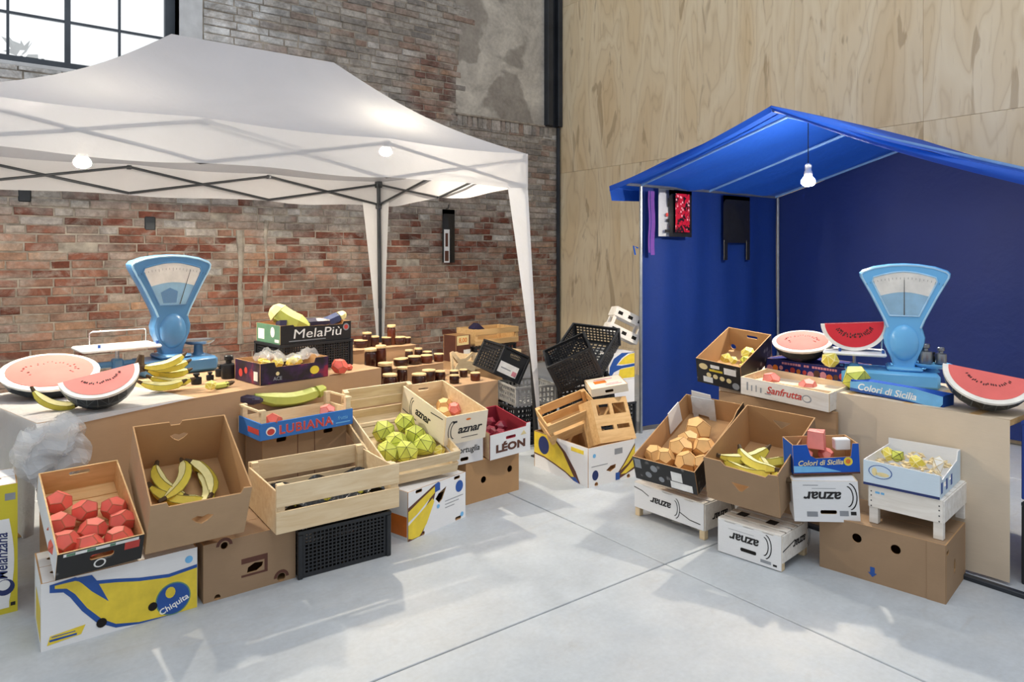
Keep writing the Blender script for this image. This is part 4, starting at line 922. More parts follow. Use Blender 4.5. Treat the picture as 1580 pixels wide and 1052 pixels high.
# ================================================================== LEFT STALL: TILTED CRATES
AP = fruit_meshes('dodec', [M['apple'], M['apple_edge']], .058, .86); RO = fruit_meshes('dodec', [M['rose'], M['rose_edge']], .05, .82); GR = fruit_meshes(15, [M['green'], M['green_edge']], .074, .9, inset=.0035); OR = fruit_meshes('dodec', [M['orange'], M['orange_edge']], .075, .9, inset=.003)
YE = fruit_meshes(12, [M['yellow'], M['yellow_lite']], .04, .9); CUT = fruit_meshes(9, [M['green'], M['green_edge']], .04, .8)
BAN = banana_mesh(.26, 1.5, .024); BAN2 = banana_mesh(.25, 1.05, .024)
def notch(W_, H_, n=.07, dp=.035): return [(0, 0), (W_, 0), (W_, H_), (W_*.5+n, H_), (W_*.5+n-.02, H_-dp), (W_*.5-n+.02, H_-dp), (W_*.5-n, H_), (0, H_)]
U1, F, p = carton('fruit_crate', 'shallow crate with black printed front holding red faceted fruit', 'crate', (.369, 3.249, .285), (4.7, 24.3, 0), (.305, .504, .128), 'white_card', 'pine_warm', mats=dict(front='print_black', back='card'),
    holes=dict(front=[slot(.155, .072, .085, .026)], back=[slot(.15, .1, .08, .02)]))
f = F['front']; pf = p['front']
for i in range(6): MB().box(-.152+.006, .152-.006, .008+i*.083, .008+i*.083+.078, .006, .010).build('bottom_slat', M['pine_warm'], U1)
decal(pf, f, [rect(.235, .29, .07, .108)], M['ink_red'], 'printed_panel'); decal(pf, f, [[(.15+.022*cos(a), .035+.022*sin(a)) for a in [2*pi*i/18 for i in range(18)]]], M['ink_white'], 'printed_ring'); decal(pf, f, [circ(.15, .035, .016)], M['print_black'], 'printed_ring', .0008)
decal(pf, f, [rect(.02, .285, .108, .122)], M['ink_white'], 'printed_strip'); decal(pf, f, [rect(.10, .13, .109, .121), rect(.18, .2, .109, .121), rect(.03, .06, .109, .121)], M['ink_green'], 'printed_strip', .0008)
spots = [(89, 775, 'back row nearest the plastic bag'), (131, 788, 'back row centre'), (176, 784, 'back row beside the banana carton'), (95, 808, 'middle row against the outer side'), (143, 817, 'centre of the crate'), (188, 804, 'middle row against the banana carton'), (99, 838, 'front row against the outer side'), (137, 842, 'front row centre, half sunk'), (183, 830, 'front row corner above the red panel')]
for k, (px, py, wh) in enumerate(spots): put('red_fruit', AP[k % 3], into(U1, px, py, .075), 'faceted red paper fruit, '+wh+' of the black-fronted crate', 'fruit', 'red faceted fruit in the black-fronted crate')
heart = lambda x, y, s: [(x-s, y+s*.3), (x-s*.5, y+s*.55), (x, y+s*.35), (x+s*.5, y+s*.55), (x+s, y+s*.3), (x+s*.55, y-s*.25), (x, y-s*.6), (x-s*.55, y-s*.25)]
w, d, h = .402, .508, .269
U2, F, p = carton('banana_carton', 'big tan open carton with heart-shaped hand hole tilted forward, holding arched bananas', 'box', (.735, 3.250, .300), (-.4, 27.4, 0), (w, d, h), 'card_light', 'card_in', holes=dict(front=[heart(.21, .135, .045)], back=[heart(.2, .175, .04)]),
    outlines=dict(front=[(0, 0), (w, 0), (w, h-.002), (w-.035, h), (w-.045, h-.028), (.07, h-.025), (.06, h), (0, h)], back=[(0, 0), (w, 0), (w, h), (w*.62, h), (w*.6, h-.02), (w*.5, h-.02), (w*.48, h), (0, h)]), mats=dict(right='card_in'))
for k, (px, py, zl, ang, tl, lab) in enumerate([(250, 747, .055, -70, 0, 'arched yellow banana nearest the crate side in the tan carton'), (282, 742, .07, 62, 0, 'arched yellow banana crossing the pair in the tan carton'), (322, 735, .06, 100, 10, 'upright curved banana at the rear of the tan carton'), (268, 770, .045, -35, 0, 'banana lying low behind the front of the tan carton'), (322, 757, .045, 80, 5, 'banana tip poking up at the front corner of the tan carton')]):
    o = put('banana', BAN, into(U2, px, py, zl), lab, 'banana', 'bananas in the tan carton', frame(0, 27, 0).to_euler()); o.rotation_euler = (frame(-.4, 27.4, 0) @ Matrix.Rotation(radians(ang), 4, 'Z') @ Matrix.Rotation(radians(tl), 4, 'X')).to_euler(); o.scale = (1.22,)*3
U3, F, p = slat_crate('wooden_crate', 'large pale slatted wooden crate lined with black plastic, jutting over the black lattice crate', (1.376, 3.192, .268), (-1.5, 0, 0), (.623, .47, .225), 'pine', 2, .102, None, ends='board', post=.035, end_h=.2)
tag(MB().grid(lambda s, t: (-.28+.56*s, .03+.41*t, .07+.02*sin(s*17+t*5)+.018*sin(t*21+s*9)+.03*abs(s-.5)), 30, 22).build('black_liner', M['black_film'], U3), 'black plastic liner')
for k, (x, y) in enumerate([(-.2, .06), (-.05, .05), (.12, .05), (.22, .06)]): put('vegetable_scrap', CUT[k % 3], W(U3, (x, y, .11)), 'small green scrap on black liner near the front slats, ' + ordw[k] + ' from the tan carton', 'vegetable', 'scraps on the black liner', s=.55)
# carton below the blue crate
w, d, h = .52, .22, .27
B0, F, p = carton('cardboard_box', 'brown carton with flap joints right under the blue lettered crate', 'box', (1.47, 3.90, .28), (7.2, 0, 0), (w, d, h), 'card_grey', 'card_in', True, holes=dict(front=[slot(.11, .245, .06, .025), slot(.40, .245, .06, .025)]))
decal(p['front'], F['front'], [rect(.205, .209, 0, h), rect(.31, .314, 0, h)], M['ink_brown'], 'fold_line')
carton('cardboard_box', 'brown carton at the bottom of the pile below the blue lettered crate', 'box', (1.47, 3.90, 0), (7.2, 0, 0), (.52, .22, .279), 'card', 'card_in', True)
w, d, h = .569, .285, .162
U4, F, p = slat_crate('lettered_crate', 'blue-banded wooden crate with red lettering holding a courgette', (1.460, 3.833, .553), (7.2, 0, 0), (w, d, h), 'pine', 1, .092, 0, ends='board', post=.03, end_h=.095, mats=dict(front='azure_card', left='azure_card'), post_h=.162)
f = F['front']; pf = p[('front', 0)]
text(pf, f, .27, .042, 'LUBIANA', .068, M['ink_pink'], 0, 0, .0022, 1.1, spacing=1.1); text(pf, f, .27, .042, 'LUBIANA', .066, M['ink_red'], 0, 0, .0006, 1.12, spacing=1.1, off=.0022)
decal(pf, f, [circ(.06, .045, .028, 16, .024)], M['ink_white'], 'printed_crest'); decal(pf, f, [circ(.06, .042, .022, 14, .017)], M['ink_red'], 'printed_crest', .001); decal(pf, f, [circ(.405, .045, .012, 10), circ(.43, .035, .01, 10)], M['ink_sky'], 'printed_marks')
text(pf, f, .50, .05, 'frutta', .03, M['ink_sky'], 0, .2, 0); decal(pf, f, [rect(.455, .55, .02, .026)], M['ink_sky'], 'printed_line')
decal(p['left'], F['left'], [rect(.13, .27, .03, .06)], M['ink_red'], 'printed_panel')
for sx in (-1, 1): MB().box(sx*(w/2-.006)-.006, sx*(w/2-.006)+.006, .01, d-.01, .148, .162, c=.002).build('top_rail', M['pine'], U4)
c = into(U4, 445, 625, .10); aubergine('courgette', 'long pale green bent courgette lying in the blue-banded crate', c, (7, 0, 3), .44, [M['banana_green'], M['banana_green']], 'vegetable', .75, .042)
for k, (px, py, s, nm) in enumerate([(421, 650, 1.0, 'dark red'), (505, 634, 1.1, 'pale rose')]): put('faceted_tomato', (AP if k == 0 else RO)[k], into(U4, px, py, .085), f'{nm} faceted fruit at {"near" if k == 0 else "far"} end of the blue-banded crate', 'fruit', None, s=s*.95)
c = into(U4, 378, 622, .15); aubergine('black_aubergine', 'black stem end of an aubergine jutting over the blue-banded crate', c, (-20, 0, 12), .13, [M['violet'], M['violet']], 'vegetable', .3, .028)
# crate of green faceted fruit
U5, F, p = slat_crate('wooden_crate', 'pale slatted crate tilted forward, full of lime-green faceted fruit', (1.968, 3.443, .290), (-1.7, 19.7, -1), (.46, .70, .140), 'pine', 2, .062, None, ends='slat', post=.03, bottom=6)
MB().box(-.23, .23, .70, .709, .12, .215, c=.0015).build('back_slat', M['pine'], U5); MB().box(-.23, -.20, .665, .70, .14, .215, c=.0015).build('back_post', M['pine'], U5); MB().box(.20, .23, .665, .70, .14, .215, c=.0015).build('back_post', M['pine'], U5)
for k, (px, py, wh) in enumerate([(592, 666, 'rear, beside the brown inner slats'), (625, 653, 'rear, beside the cream crate'), (612, 682, 'middle'), (641, 671, 'against the cream crate'), (655, 687, 'front, showing its star-shaped folds'), (626, 697, 'front, lowest of the heap'), (598, 698, 'front, half hidden by the crate end')]):
    put('green_fruit', GR[k % 3], into(U5, px, py, .075+.01*(k % 2)), 'lime-green faceted fruit, '+wh+', in slatted crate', 'fruit', 'green faceted fruit in the slatted crate')
put('yellow_scrap', YE[0], into(U5, 677, 695, .05), 'small pale yellow piece at the front corner of the green fruit crate', 'fruit')
# cream crate with logo
w, d, h = .301, .535, .181
U6, F, p = carton('cream_crate', 'cream wooden crate with black script logo propped above the green fruit', 'crate', (2.313, 3.528, .428), (.5, 11.7, -1.2), (w, d, h), 'cream_card', 'pine', holes=dict(back=[slot(.15, .14, .08, .018)]), t=.009)
f = F['front']; pf = p['front']
def logo(pa, f, x, y, s, rot=0, mat='ink'):
    c, sn = cos(radians(rot)), sin(radians(rot)); pt = lambda u, v: (x+c*u*s-sn*v*s, y+sn*u*s+c*v*s)
    text(pa, f, *pt(0, 0), 'aznar', .075*s, M[mat], rot, .15, .0016*s, 1.15, spacing=.95)
    # swoosh left of the word
    for k, (r0, dx) in enumerate(((.055, -.115), (.07, -.125))):
        a = [radians(100+16*i) for i in range(11)]; decal(pa, f, [[pt(dx+r0*.55*cos(q), r0*sin(q)) for q in a]+[pt(dx+r0*.55*cos(q)+.0055, (r0-.003)*sin(q)) for q in reversed(a)]], M[mat], 'logo_swoosh')
logo(pf, f, .175, .085, .95); decal(pf, f, [circ(.16, .145, .018, 10, .007)], M['ink_orange'], 'printed_mark'); decal(pf, f, [rect(.05, .08, .135, .147)], M['ink'], 'printed_mark'); decal(pf, f, [rect(.12, .24, .03, .034)], M['ink'], 'printed_line')
logo(p['left'], F['left'], .27, .085, 1.0); decal(p['left'], F['left'], [[(.02, .03), (.2, .022), (.2, .028), (.02, .036)], [(.36, .14), (.5, .15), (.5, .156), (.36, .146)]], M['ink'], 'printed_line')
for k, (px, py, wh) in enumerate([(686, 626, 'rear'), (683, 640, 'front'), (702, 631, 'side, with a red face')]): put('peach', (OR, OR, RO)[k][k % 3], into(U6, px, py, .06), f'faceted peach-coloured fruit in the cream crate, {wh} of three', 'fruit', 'peaches in the cream crate', s=.8 if k < 2 else 1.1)
w, d, h = .313, .33, .150
TB_, F, p = carton('white_carton', 'white carton with small dark lettering beneath the cream crate', 'box', (2.356, 3.619, .262), (1.9, 0, 0), (w, d, h), 'white_card', 'card_in', True, mats=dict(right='wine'), holes=dict(front=[slot(.17, .03, .06, .022)]))
text(p['front'], F['front'], .19, .085, 'Tortuglia', .052, M['ink'], 0, .2, .0006)
# white onion crate
w, d, h = .306, .424, .175
U7, F, p = carton('onion_crate', 'white crate with bold dark name and slot handle, holding dark red onions', 'crate', (2.697, 3.580, .268), (-3.8, 6.9, -4), (w, d, h), 'white_card', 'wine', t=.009, holes=dict(front=[slot(.155, .125, .075, .02)]),
    outlines=dict(front=[(0, 0), (w, 0), (w, h+.018), (w-.03, h+.018), (w-.035, h-.004), (w-.06, h-.004), (.2, h-.006), (0, h-.01)]), mats=dict(left='pine', right='wine', back='wine'))
text(p['front'], F['front'], .155, .062, 'LÉON', .068, M['ink_brown'], 0, 0, .0035, 1.25, spacing=1.05); decal(p['front'], F['front'], [[(.23, .12), (.275, .12), (.255, .15)]], M['ink_gold'], 'printed_mark')
ON = fruit_meshes(14, [M['onion'], M['onion']], .045, .9, inset=0)
for k, (x, y) in enumerate([(-.08, .1), (.0, .13), (.08, .1), (-.09, .22), (.0, .25), (.08, .24), (-.05, .33), (.05, .34)]): put('red_onion', ON[k % 3], W(U7, (x, y, .075+.02*(k % 2))), f'dark red onion in the white crate, {["front row, first", "front row, second", "front row, third", "middle row, first", "middle row, second", "middle row, third", "back row, first", "back row, second"][k]} from the cream crate', 'onion', 'red onions in the white crate')

# ================================================================== ON THE LONG TABLE
def scale_machine(name, label, loc, yaw, enamel, tray_mat, pan_mat, pan_z=.185, base_x=(-.215, .26), tray=(-.54, -.09), pan=(.08, .28), mirror=False):
    r = thing(name, label, 'scale', loc, (yaw, 0, 0))
    MB().box(base_x[0], base_x[1], 0, .28, 0, .098, c=.018).build('base', M[enamel], r, True); MB().box(-.10, .10, .03, .25, .098, .125, c=.012).build('base_plinth', M[enamel], r, True)
    # arms under the pans
    def outl(k=0.0):
        pts = [(-.06+k*.5, .12), (-.075+k*.7, .17), (-.112+k, .26), (-.118+k, .31), (-.102+k, .37), (-.12+k, .42), (-.19+k, .57), (-.252+k*1.1, .69-k*.3), (-.255+k*1.1, .715-k*.6), (-.238+k*.8, .735-k), (-.17+k*.5, .76-k), (-.085, .774-k), (0, .779-k)]
        return pts+[(-x, z) for x, z in reversed(pts[:-1])]
    T = mat_axes((0, .16, 0), (1, 0, 0), (0, 0, 1)); n = len(outl())
    # rounded body from stacked outlines
    secs = [(.020, -.062), (.006, -.056), (0, -.04), (0, .04), (.006, .056), (.020, .062)]; V = []; Fc = []
    for k, zz in secs: V += [tuple(T @ Vector((x, y, zz))) for x, y in outl(k)]
    for s in range(len(secs)-1):
        for i in range(n): Fc.append((s*n+i, s*n+n+i, s*n+n+(i+1) % n, s*n+(i+1) % n))
    b = MB(); b.add(V, Fc); b.panel([(x, y) for x, y in outl(.02)], [], -.0625, -.0615, 0, 0, T); b.panel(outl(.02), [], .0615, .0625, 0, 0, T); b.build('body', M[enamel], r, True)
    b = MB(); b.tube([tuple(T @ Vector((x, y, .060))) for x, y in outl(.012)[4:-4]], .0065, 6); b.build('edge_trim', M['rim'], r, True)
    # window with dial
    wo = [(-.082, .445), (-.18, .665), (-.172, .690)]+[(-.172+.344*i/10, .690+.036*sin(pi*i/10)) for i in range(1, 10)]+[(.172, .690), (.18, .665), (.082, .445)]
    MB().panel(wo, [], .0620, .0640, 0, 0, T).build('dial_blue', M['dial_blue'], r)
    MB().panel([(-.137, .57), (-.18, .665), (-.172, .690)]+[(-.172+.344*i/10, .690+.036*sin(pi*i/10)) for i in range(1, 10)]+[(.172, .690), (.18, .665), (.137, .57)]+[(.137-.274*i/8, .57+.026*sin(pi*i/8)) for i in range(1, 8)], [], .0640, .0650, 0, 0, T).build('dial_card', M['dial_white'], r)
    b = MB()
    for i in range(25): a = radians(115-50*i/24); L_ = .012 if i % 4 else .02; ra = .60; cx_, cy_ = 0, .09; b.panel([(cx_+(ra-L_)*cos(a)-.0008, cy_+(ra-L_)*sin(a)), (cx_+(ra-L_)*cos(a)+.0008, cy_+(ra-L_)*sin(a)), (cx_+ra*cos(a)+.0008, cy_+ra*sin(a)), (cx_+ra*cos(a)-.0008, cy_+ra*sin(a))], [], .065, .0654, 0, 0, T)
    tag(b.build('graduation_marks', M['ink'], r), kind='stuff')
    MB().tube([tuple(T @ Vector((x, y, .064))) for x, y in wo+[wo[0]]], .0055, 6).build('window_frame', M[enamel if enamel == 'scale_dark' else 'rim'], r, True)
    MB().panel(wo, [], .0685, .0695, 0, 0, T).build('window_glass', M['glass'], r)
    a = radians(90 if enamel == 'scale_light' else 62); MB().panel([(.09*cos(a)-.003, .45), (.09*cos(a)+.003, .45), (.09*cos(a)*2.6+.0015, .675), (.09*cos(a)*2.6-.0015, .675)], [], .0655, .0665, 0, 0, T).build('needle', M['ink'], r)
    if enamel == 'scale_dark': MB().panel([(-.06, .46), (-.075, .53), (-.02, .56), (.03, .535), (.02, .46)], [], .0642, .0662, 0, 0, T).build('damper', M['scale_dark'], r)
    # bulging belly
    def belly(s, t): q = 2*pi*s; u = sin(pi*t/2); return tuple(T @ Vector((.083*cos(q)*u, .275+.115*sin(q)*u, .058+.045*cos(pi*t/2))))
    MB().grid(belly, 24, 8).build('belly', M[enamel], r, True)
    # left tray on its arm, with wire guard
    x0, x1 = tray; MB().box((x0+x1)/2-.03, (x0+x1)/2+.03, .12, .19, .05, .12, c=.01).build('arm_block', M[enamel], r, True); MB().tube([((x0+x1)/2, .155, .11), ((x0+x1)/2, .155, .182)], .012, 8).build('tray_post', M['chrome'], r, True)
    MB().box(x0, x1, .02, .30, .182, .204, c=.009).build('tray', M[tray_mat], r, True)
    MB().tube([(x0+.10, .285, .2), (x0+.10, .285, .275), (x0+.115, .285, .285), (x1-.035, .285, .285), (x1-.02, .285, .275), (x1-.02, .285, .2)], .005, 6).build('wire_guard', M['chrome'], r, True)
    MB().tube([(x0+.10, .055, .2), (x0+.10, .055, .225)], .009, 6).build('guard_foot', M['ink_blue'], r); MB().tube([(x1-.02, .055, .2), (x1-.02, .055, .225)], .009, 6).build('guard_foot', M['ink_blue'], r)
    MB().tube([(base_x[0]+.01, .155, .085), (x0+.10, .155, .085)], .02, 8).build('arm', M[enamel], r, True)
    x0, x1 = pan; cx_ = (x0+x1)/2; MB().lathe([(.045, 0), (.03, .02), (.028, pan_z-.11)], 12, 0, Matrix.Translation((cx_, .15, .095))).build('pan_post', M[enamel], r, True)
    MB().lathe([(.02, -.02), (.085, -.012), (.105, .004), (.11, .012), (.10, .014), (.09, .006)], 22, 0, Matrix.Translation((cx_, .15, pan_z))).build('pan', M[pan_mat], r, True)
    return r
q = P(275, 578, .781); SC1 = scale_machine('weighing_scale', 'dark blue enamel fan-shaped scale with white tray on kraft-papered table', (q.x, q.y, .7825), 7, 'scale_dark', 'enamel', 'chrome')
def weight(loc, r, h, label, mat='iron'):
    t = thing('scale_weight', label, 'weight', loc); MB().lathe([(r*.96, 0), (r, .004), (r, h*.55), (r*.95, h*.6), (r*.4, h*.66), (r*.38, h*.76)], 16).build('weight_body', M[mat], t, True)
    MB().lathe([(r*.36, h*.75), (r*.62, h*.8), (r*.62, h*.96), (r*.5, h)], 14).build('knob', M[mat], t, True); return t
for px, py, r, h, lab in ((353, 583, .045, .145, 'tallest black iron weight beside the purple fruit carton'), (340, 580, .03, .075, 'black iron weight between the tall weight and scale base'), (303, 592, .03, .065, 'small black weight in front of the dark blue scale base'), (324, 586, .022, .05, 'smallest black weight near the cut yellow fruit')):
    q = P(px, py, .782); weight((q.x, q.y, .7815), r, h, lab)
# melons, bananas
R_ = .236; q = P(72, 611, .786); yw = facing(q); melon_half('watermelon_half', 'large half watermelon with pale pink flesh on the white plastic sheet', (q.x+.02, q.y+.05, .912), (yw, 17, 1), R_, 'flesh')
q = P(168, 632, .786); melon_wedge('watermelon_wedge', 'watermelon wedge leaning towards the bananas, beside the large pale half', (q.x, q.y+.07, .790), (facing(q)+8, 0, -11), .178, 212, 305, 'flesh_pale', H=1.0)
q = P(75, 632, .786); o = put('banana', BAN, (q.x+.01, q.y-.03, .818), 'single banana curled at the white sheet edge before the large watermelon half', 'banana', rot=(Matrix.Rotation(radians(facing(q)-6), 4, 'Z') @ Matrix.Rotation(radians(78), 4, 'X') @ Matrix.Rotation(radians(-26), 4, 'Z')).to_euler())
q = P(240, 607, .781); banana_bunch('banana_bunch', 'bunch of yellow bananas in front of the dark blue scale', (q.x+.03, q.y+.02, .785), facing(q)+8, 5, .27, .26)
q = P(325, 604, .781); put('cut_fruit', YE[1], (q.x, q.y, .815), 'small cut yellow fruit with green peel on the kraft paper', 'fruit', s=.85)
o = aubergine('green_pepper', 'small green pepper tail lying behind the cut yellow fruit', (q.x+.07, q.y+.06, .784), (20, 0, 0), .12, [M['banana_green'], M['banana_tip']], 'vegetable', .3, .018)
# stacked cartons at the end of the table
w, d, h = .457, .333, .128
PU_, F, p = carton('berry_carton', 'dark purple printed carton with plastic-wrapped fruit on the table edge', 'box', (1.525, 4.225, .7825), (9.5, 0, 0), (w, d, h), 'print_purple', 'card_in', mats=dict(left='print_purple'), outlines=dict(front=[(0, 0), (w, 0), (w, h), (w-.09, h), (w-.10, h-.03), (.10, h-.03), (.09, h), (0, h)]))
f = F['front']; pf = p['front']; decal(pf, f, [circ(.36, .052, .032, 18, .026)], M['ink_yellow'], 'printed_oval'); text(pf, f, .11, .028, 'ACE', .03, M['ink_grey'], 0, 0, .0006); decal(pf, f, [circ(.11, .058, .012, 10)], M['ink_gold'], 'printed_mark')
decal(p['left'], F['left'], [rect(.25, .30, .02, .075)], M['ink_white'], 'printed_label'); decal(p['left'], F['left'], [circ(.08, .05, .025, 12), circ(.15, .07, .02, 12)], M['ink_red'], 'printed_berry')
for k, (x, y) in enumerate([(-.14, .1), (-.05, .13), (.03, .1), (.1, .16), (-.1, .22)]): put('wrapped_fruit', YE[k % 3], W(PU_, (x, y, .10)), f'plastic-wrapped fruit in the purple carton, {ordw[k]} from the scale', 'fruit', 'wrapped fruit in the purple carton', s=1.0)
r = thing('clear_bag', 'clear plastic wrap crumpled over the purple carton', 'bag', W(PU_, (0, .12, .12)), (9, 0, 0)); MB().grid(lambda s, t: (-.16+.34*s, -.10+.22*t, .02+.045*sin(s*7+t*3)*sin(t*5)+.012*sin(s*31)), 18, 12).build('film_fold', M['film'], r)
w, d = .53, .35; BX = (1.80, 4.575)
LC, F, p = plastic_crate('plastic_crate', 'black plastic crate beneath the green-ended lettered carton on the table', (BX[0], BX[1], .7825), (8, 0, 0), (w, d, .185), cells=.02)
decal(p['left'], F['left'], [rect(.06, .2, .03, .12)], M['ink_grey'], 'printed_label')
h = .125
MC, F, p = carton('lettered_carton', 'black carton with green end and white brand lettering, stacked on table', 'box', (BX[0], BX[1], .969), (8, 0, 0), (w, d, h), 'print_black', 'card_in', mats=dict(front='ink', left='ink_green'), outlines=dict(front=[(0, 0), (w, 0), (w, h), (w-.06, h), (w-.07, h-.02), (.10, h-.012), (.09, h), (0, h)]))
f = F['front']; pf = p['front']; text(pf, f, .27, .06, 'MelaPiù', .088, M['ink_white'], 0, .1, 0, 1.35); decal(pf, f, [circ(.49, .085, .025, 16)], M['ink_grey'], 'printed_rose'); decal(pf, f, [circ(.49, .085, .016, 14)], M['ink_red'], 'printed_rose', .0009); decal(pf, f, [rect(.06, .33, .014, .020)], M['ink_grey'], 'printed_line')
decal(p['left'], F['left'], [rect(.03, .12, .02, .09)], M['ink_white'], 'printed_label'); decal(p['left'], F['left'], [circ(.24, .075, .03, 12, .035), rect(.27, .33, .01, .03)], M['ink_white'], 'printed_mark')
q = W(MC, (-.13, .17, .09)); aubergine('squash', 'striped green and yellow squash leaning up from the black lettered carton', q, (150, 0, -28), .26, [M['banana_green'], M['yellow_lite']], 'vegetable', .5, .068)
q = W(MC, (.15, .15, .07)); aubergine('aubergine', 'navy blue aubergine with pale green cap in the black lettered carton', q, (5, 0, -16), .30, [M['navy_veg'], M['yellow_lite']], 'vegetable', .3, .042)
q = W(MC, (-.02, .12, .07)); aubergine('aubergine', 'black aubergine lying low across the black lettered carton', q, (175, 0, 0), .34, [M['violet'], M['violet']], 'vegetable', .35, .045)
q = P(524, 577, .781); put('red_fruit', AP[1], (q.x, q.y, .832), 'red faceted fruit standing alone at the table end beside the purple carton', 'fruit')
put('red_scrap', AP[2], (q.x+.12, q.y+.12, .80), 'small dark red fruit stub behind the lone red fruit', 'fruit', s=.45)

# ================================================================== RIGHT STALL
RT = thing('market_table', 'trestle table faced with pale kraft paper in front of the blue tent', 'table', (3.85, 2.82, 0), (-90, 0, 0)); RL = 1.62; RZ = .78; RD = .78
MB().box(0, RL, 0, RD, RZ-.035, RZ-.003, c=.004).build('table_top', M['pine_warm'], RT)
MB().grid(lambda s, t: (-.004+(RL+.008)*s, -.004+(RD+.008)*t, RZ-.002+.0012*sin(s*33)), 40, 8).build('paper_cover', M['kraft_pale'], RT, True)
cuts = [-.004, 1.30, RL+.004]
for x0, x1 in ((-.004, 1.015), (1.01, RL+.004)): MB().grid(lambda s, t, x0=x0, x1=x1: (x0+(x1-x0)*s, -.007-.012*t*(.5+.5*sin(s*11+x0*5+t*2))-(.003 if x0 > 1 else 0), RZ-.001-.765*t), 34, 12).build('paper_front', M['kraft_pale'], RT, True)
for x in (.12, RL-.10):
    for y in (.10, RD-.10): MB().box(x-.022, x+.022, y-.022, y+.022, 0, RZ-.035, c=.003).build('leg', M['pine_warm'], RT)
plastic_crate('plastic_crate', 'blue plastic crate on top of a black one beside the kraft table end', (3.92, .96, .40), (-90, 0, 0), (.40, .55, .37), 'blue_plastic', cells=.05)
plastic_crate('plastic_crate', 'black plastic crate under the blue crate beside the kraft table end', (3.92, .96, 0), (-90, 0, 0), (.40, .55, .385), 'black_plastic', cells=.05)
tag(MB().box(3.74, 3.775, .2, 2.2, 0, .022, c=.004).build('metal_bar', M['steel'], None), 'dark metal bar lying on the floor along the pale kraft table', 'bar')
KS, F, p = carton('kraft_stand', 'tan carton stand behind the banana carton, carrying the pale red-lettered crate', 'box', (3.795, 2.40, 0), (-90, 0, 0), (.78, .022, .675), 'kraft', 'card_in', True, flaps=False)

def inverted_crate(name, label, loc, rot, dim, full=False, band=.75, side='aznar'):
    w, d, h = dim; r = thing(name, label, 'crate', loc, rot); F = faces(w, d, h); post = .034
    for sx in (-1, 1):
        for y in (.008, d-.008-post): MB().box(sx*w/2-(post if sx > 0 else 0), sx*w/2+(0 if sx > 0 else post), y, y+post, 0, h-.008, c=.002).build('corner_post', M['pine'], r)
    z0 = .004 if full else h*(1-band)
    fr = MB().box(-w/2, w/2, 0, .008, z0, h-.008, c=.0015).build('front_board', M['white_card'], r); MB().box(-w/2, w/2, d-.008, d, z0, h-.008, c=.0015).build('back_board', M['white_card'], r)
    rs_ = []
    for sx in (-1, 1): rs_.append(MB().box(sx*w/2-.004, sx*w/2+.004, .01, d-.01, h*.25 if not full else h*.22, h-.008, c=.0015).build('side_board', M['white_wood'], r))
    n = 5; bw = (d-.018*(n-1))/n
    for i in range(n): MB().box(-w/2, w/2, i*(bw+.018), i*(bw+.018)+bw, h-.008, h, c=.0015).build('base_slat', M['white_wood'], r)
    for x in (-w*.3, 0, w*.3): MB().box(x-.03, x+.03, 0, d, h-.014, h-.008).build('base_batten', M['white_wood'], r)
    return r, F, fr, rs_
A1, F, fr, rs_ = inverted_crate('white_crate', 'upturned white crate with gap under its front board, below the apricot fruit box', (3.108, 2.636, 0), (-87.9, 0, 0), (.491, .30, .204), False, .74)
w, h = .491, .204; f = F['front']
logo(fr, f, .20, .125, .82, 180); decal(fr, f, [[(.0, .175), (.06, .165), (.11, .145), (.11, .14), (.06, .160), (.0, .170)], [(.33, .115), (.40, .09), (.47, .085), (.47, .080), (.40, .085), (.33, .110)]], M['ink'], 'printed_line')
logo(rs_[1], mat_axes((w/2+.004, 0, 0), (0, 1, 0), (0, 0, 1)), .15, .11, .8, 180)
A2, F, fr, rs_ = inverted_crate('white_crate', 'upturned white crate with full printed front and slot, before the banana carton', (3.087, 2.092, 0), (-83, 0, 0), (.341, .31, .182), True)
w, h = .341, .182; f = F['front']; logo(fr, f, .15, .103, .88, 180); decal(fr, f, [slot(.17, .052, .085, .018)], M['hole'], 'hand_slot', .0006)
decal(fr, f, [rect(.06, .2, .138, .1395), rect(.235, .29, .02, .035)], M['ink_grey'], 'printed_line'); decal(fr, f, [rect(.30, .32, .018, .028)], M['ink'], 'printed_mark')
T_ = mat_axes((w/2+.004, 0, 0), (0, 1, 0), (0, 0, 1)); logo(rs_[1], T_, .20, .10, .8, 180); decal(rs_[1], T_, [[(.01, .095), (.15, .118), (.15, .124), (.01, .101)]], M['ink'], 'printed_line')
MB().box(-.12, -.07, .10, .16, h-.0005, h+.0008).build('dark_gap', M['hole'], A2); MB().box(.04, .09, .10, .16, h-.0005, h+.0008).build('dark_gap', M['hole'], A2)  # dark patches paint the shade between the base slats
w, d, h = .549, .373, .262
R3, F, p = carton('cardboard_box', 'brown carton with two hand holes and blue arrow under the stool-like crate', 'box', (3.367, 1.575, 0), (-81.2, 0, 0), (w, d, h), 'card_grey', 'card_in', True, holes=dict(front=[circ(.175, .19, .022), circ(.345, .185, .022)], right=[slot(.16, .12, .03, .07), slot(.03, .22, .04, .02)]))
decal(p['front'], F['front'], [[(.225, .045), (.245, .025), (.265, .045), (.255, .045), (.255, .072), (.235, .072), (.235, .045)]], M['ink_blue'], 'printed_arrow')
MB().panel(rect(w-.075, w-.002, .0, h), [], .0003, .0035, 0, 0, F['front']).build('end_flap', M['card_grey'], R3)
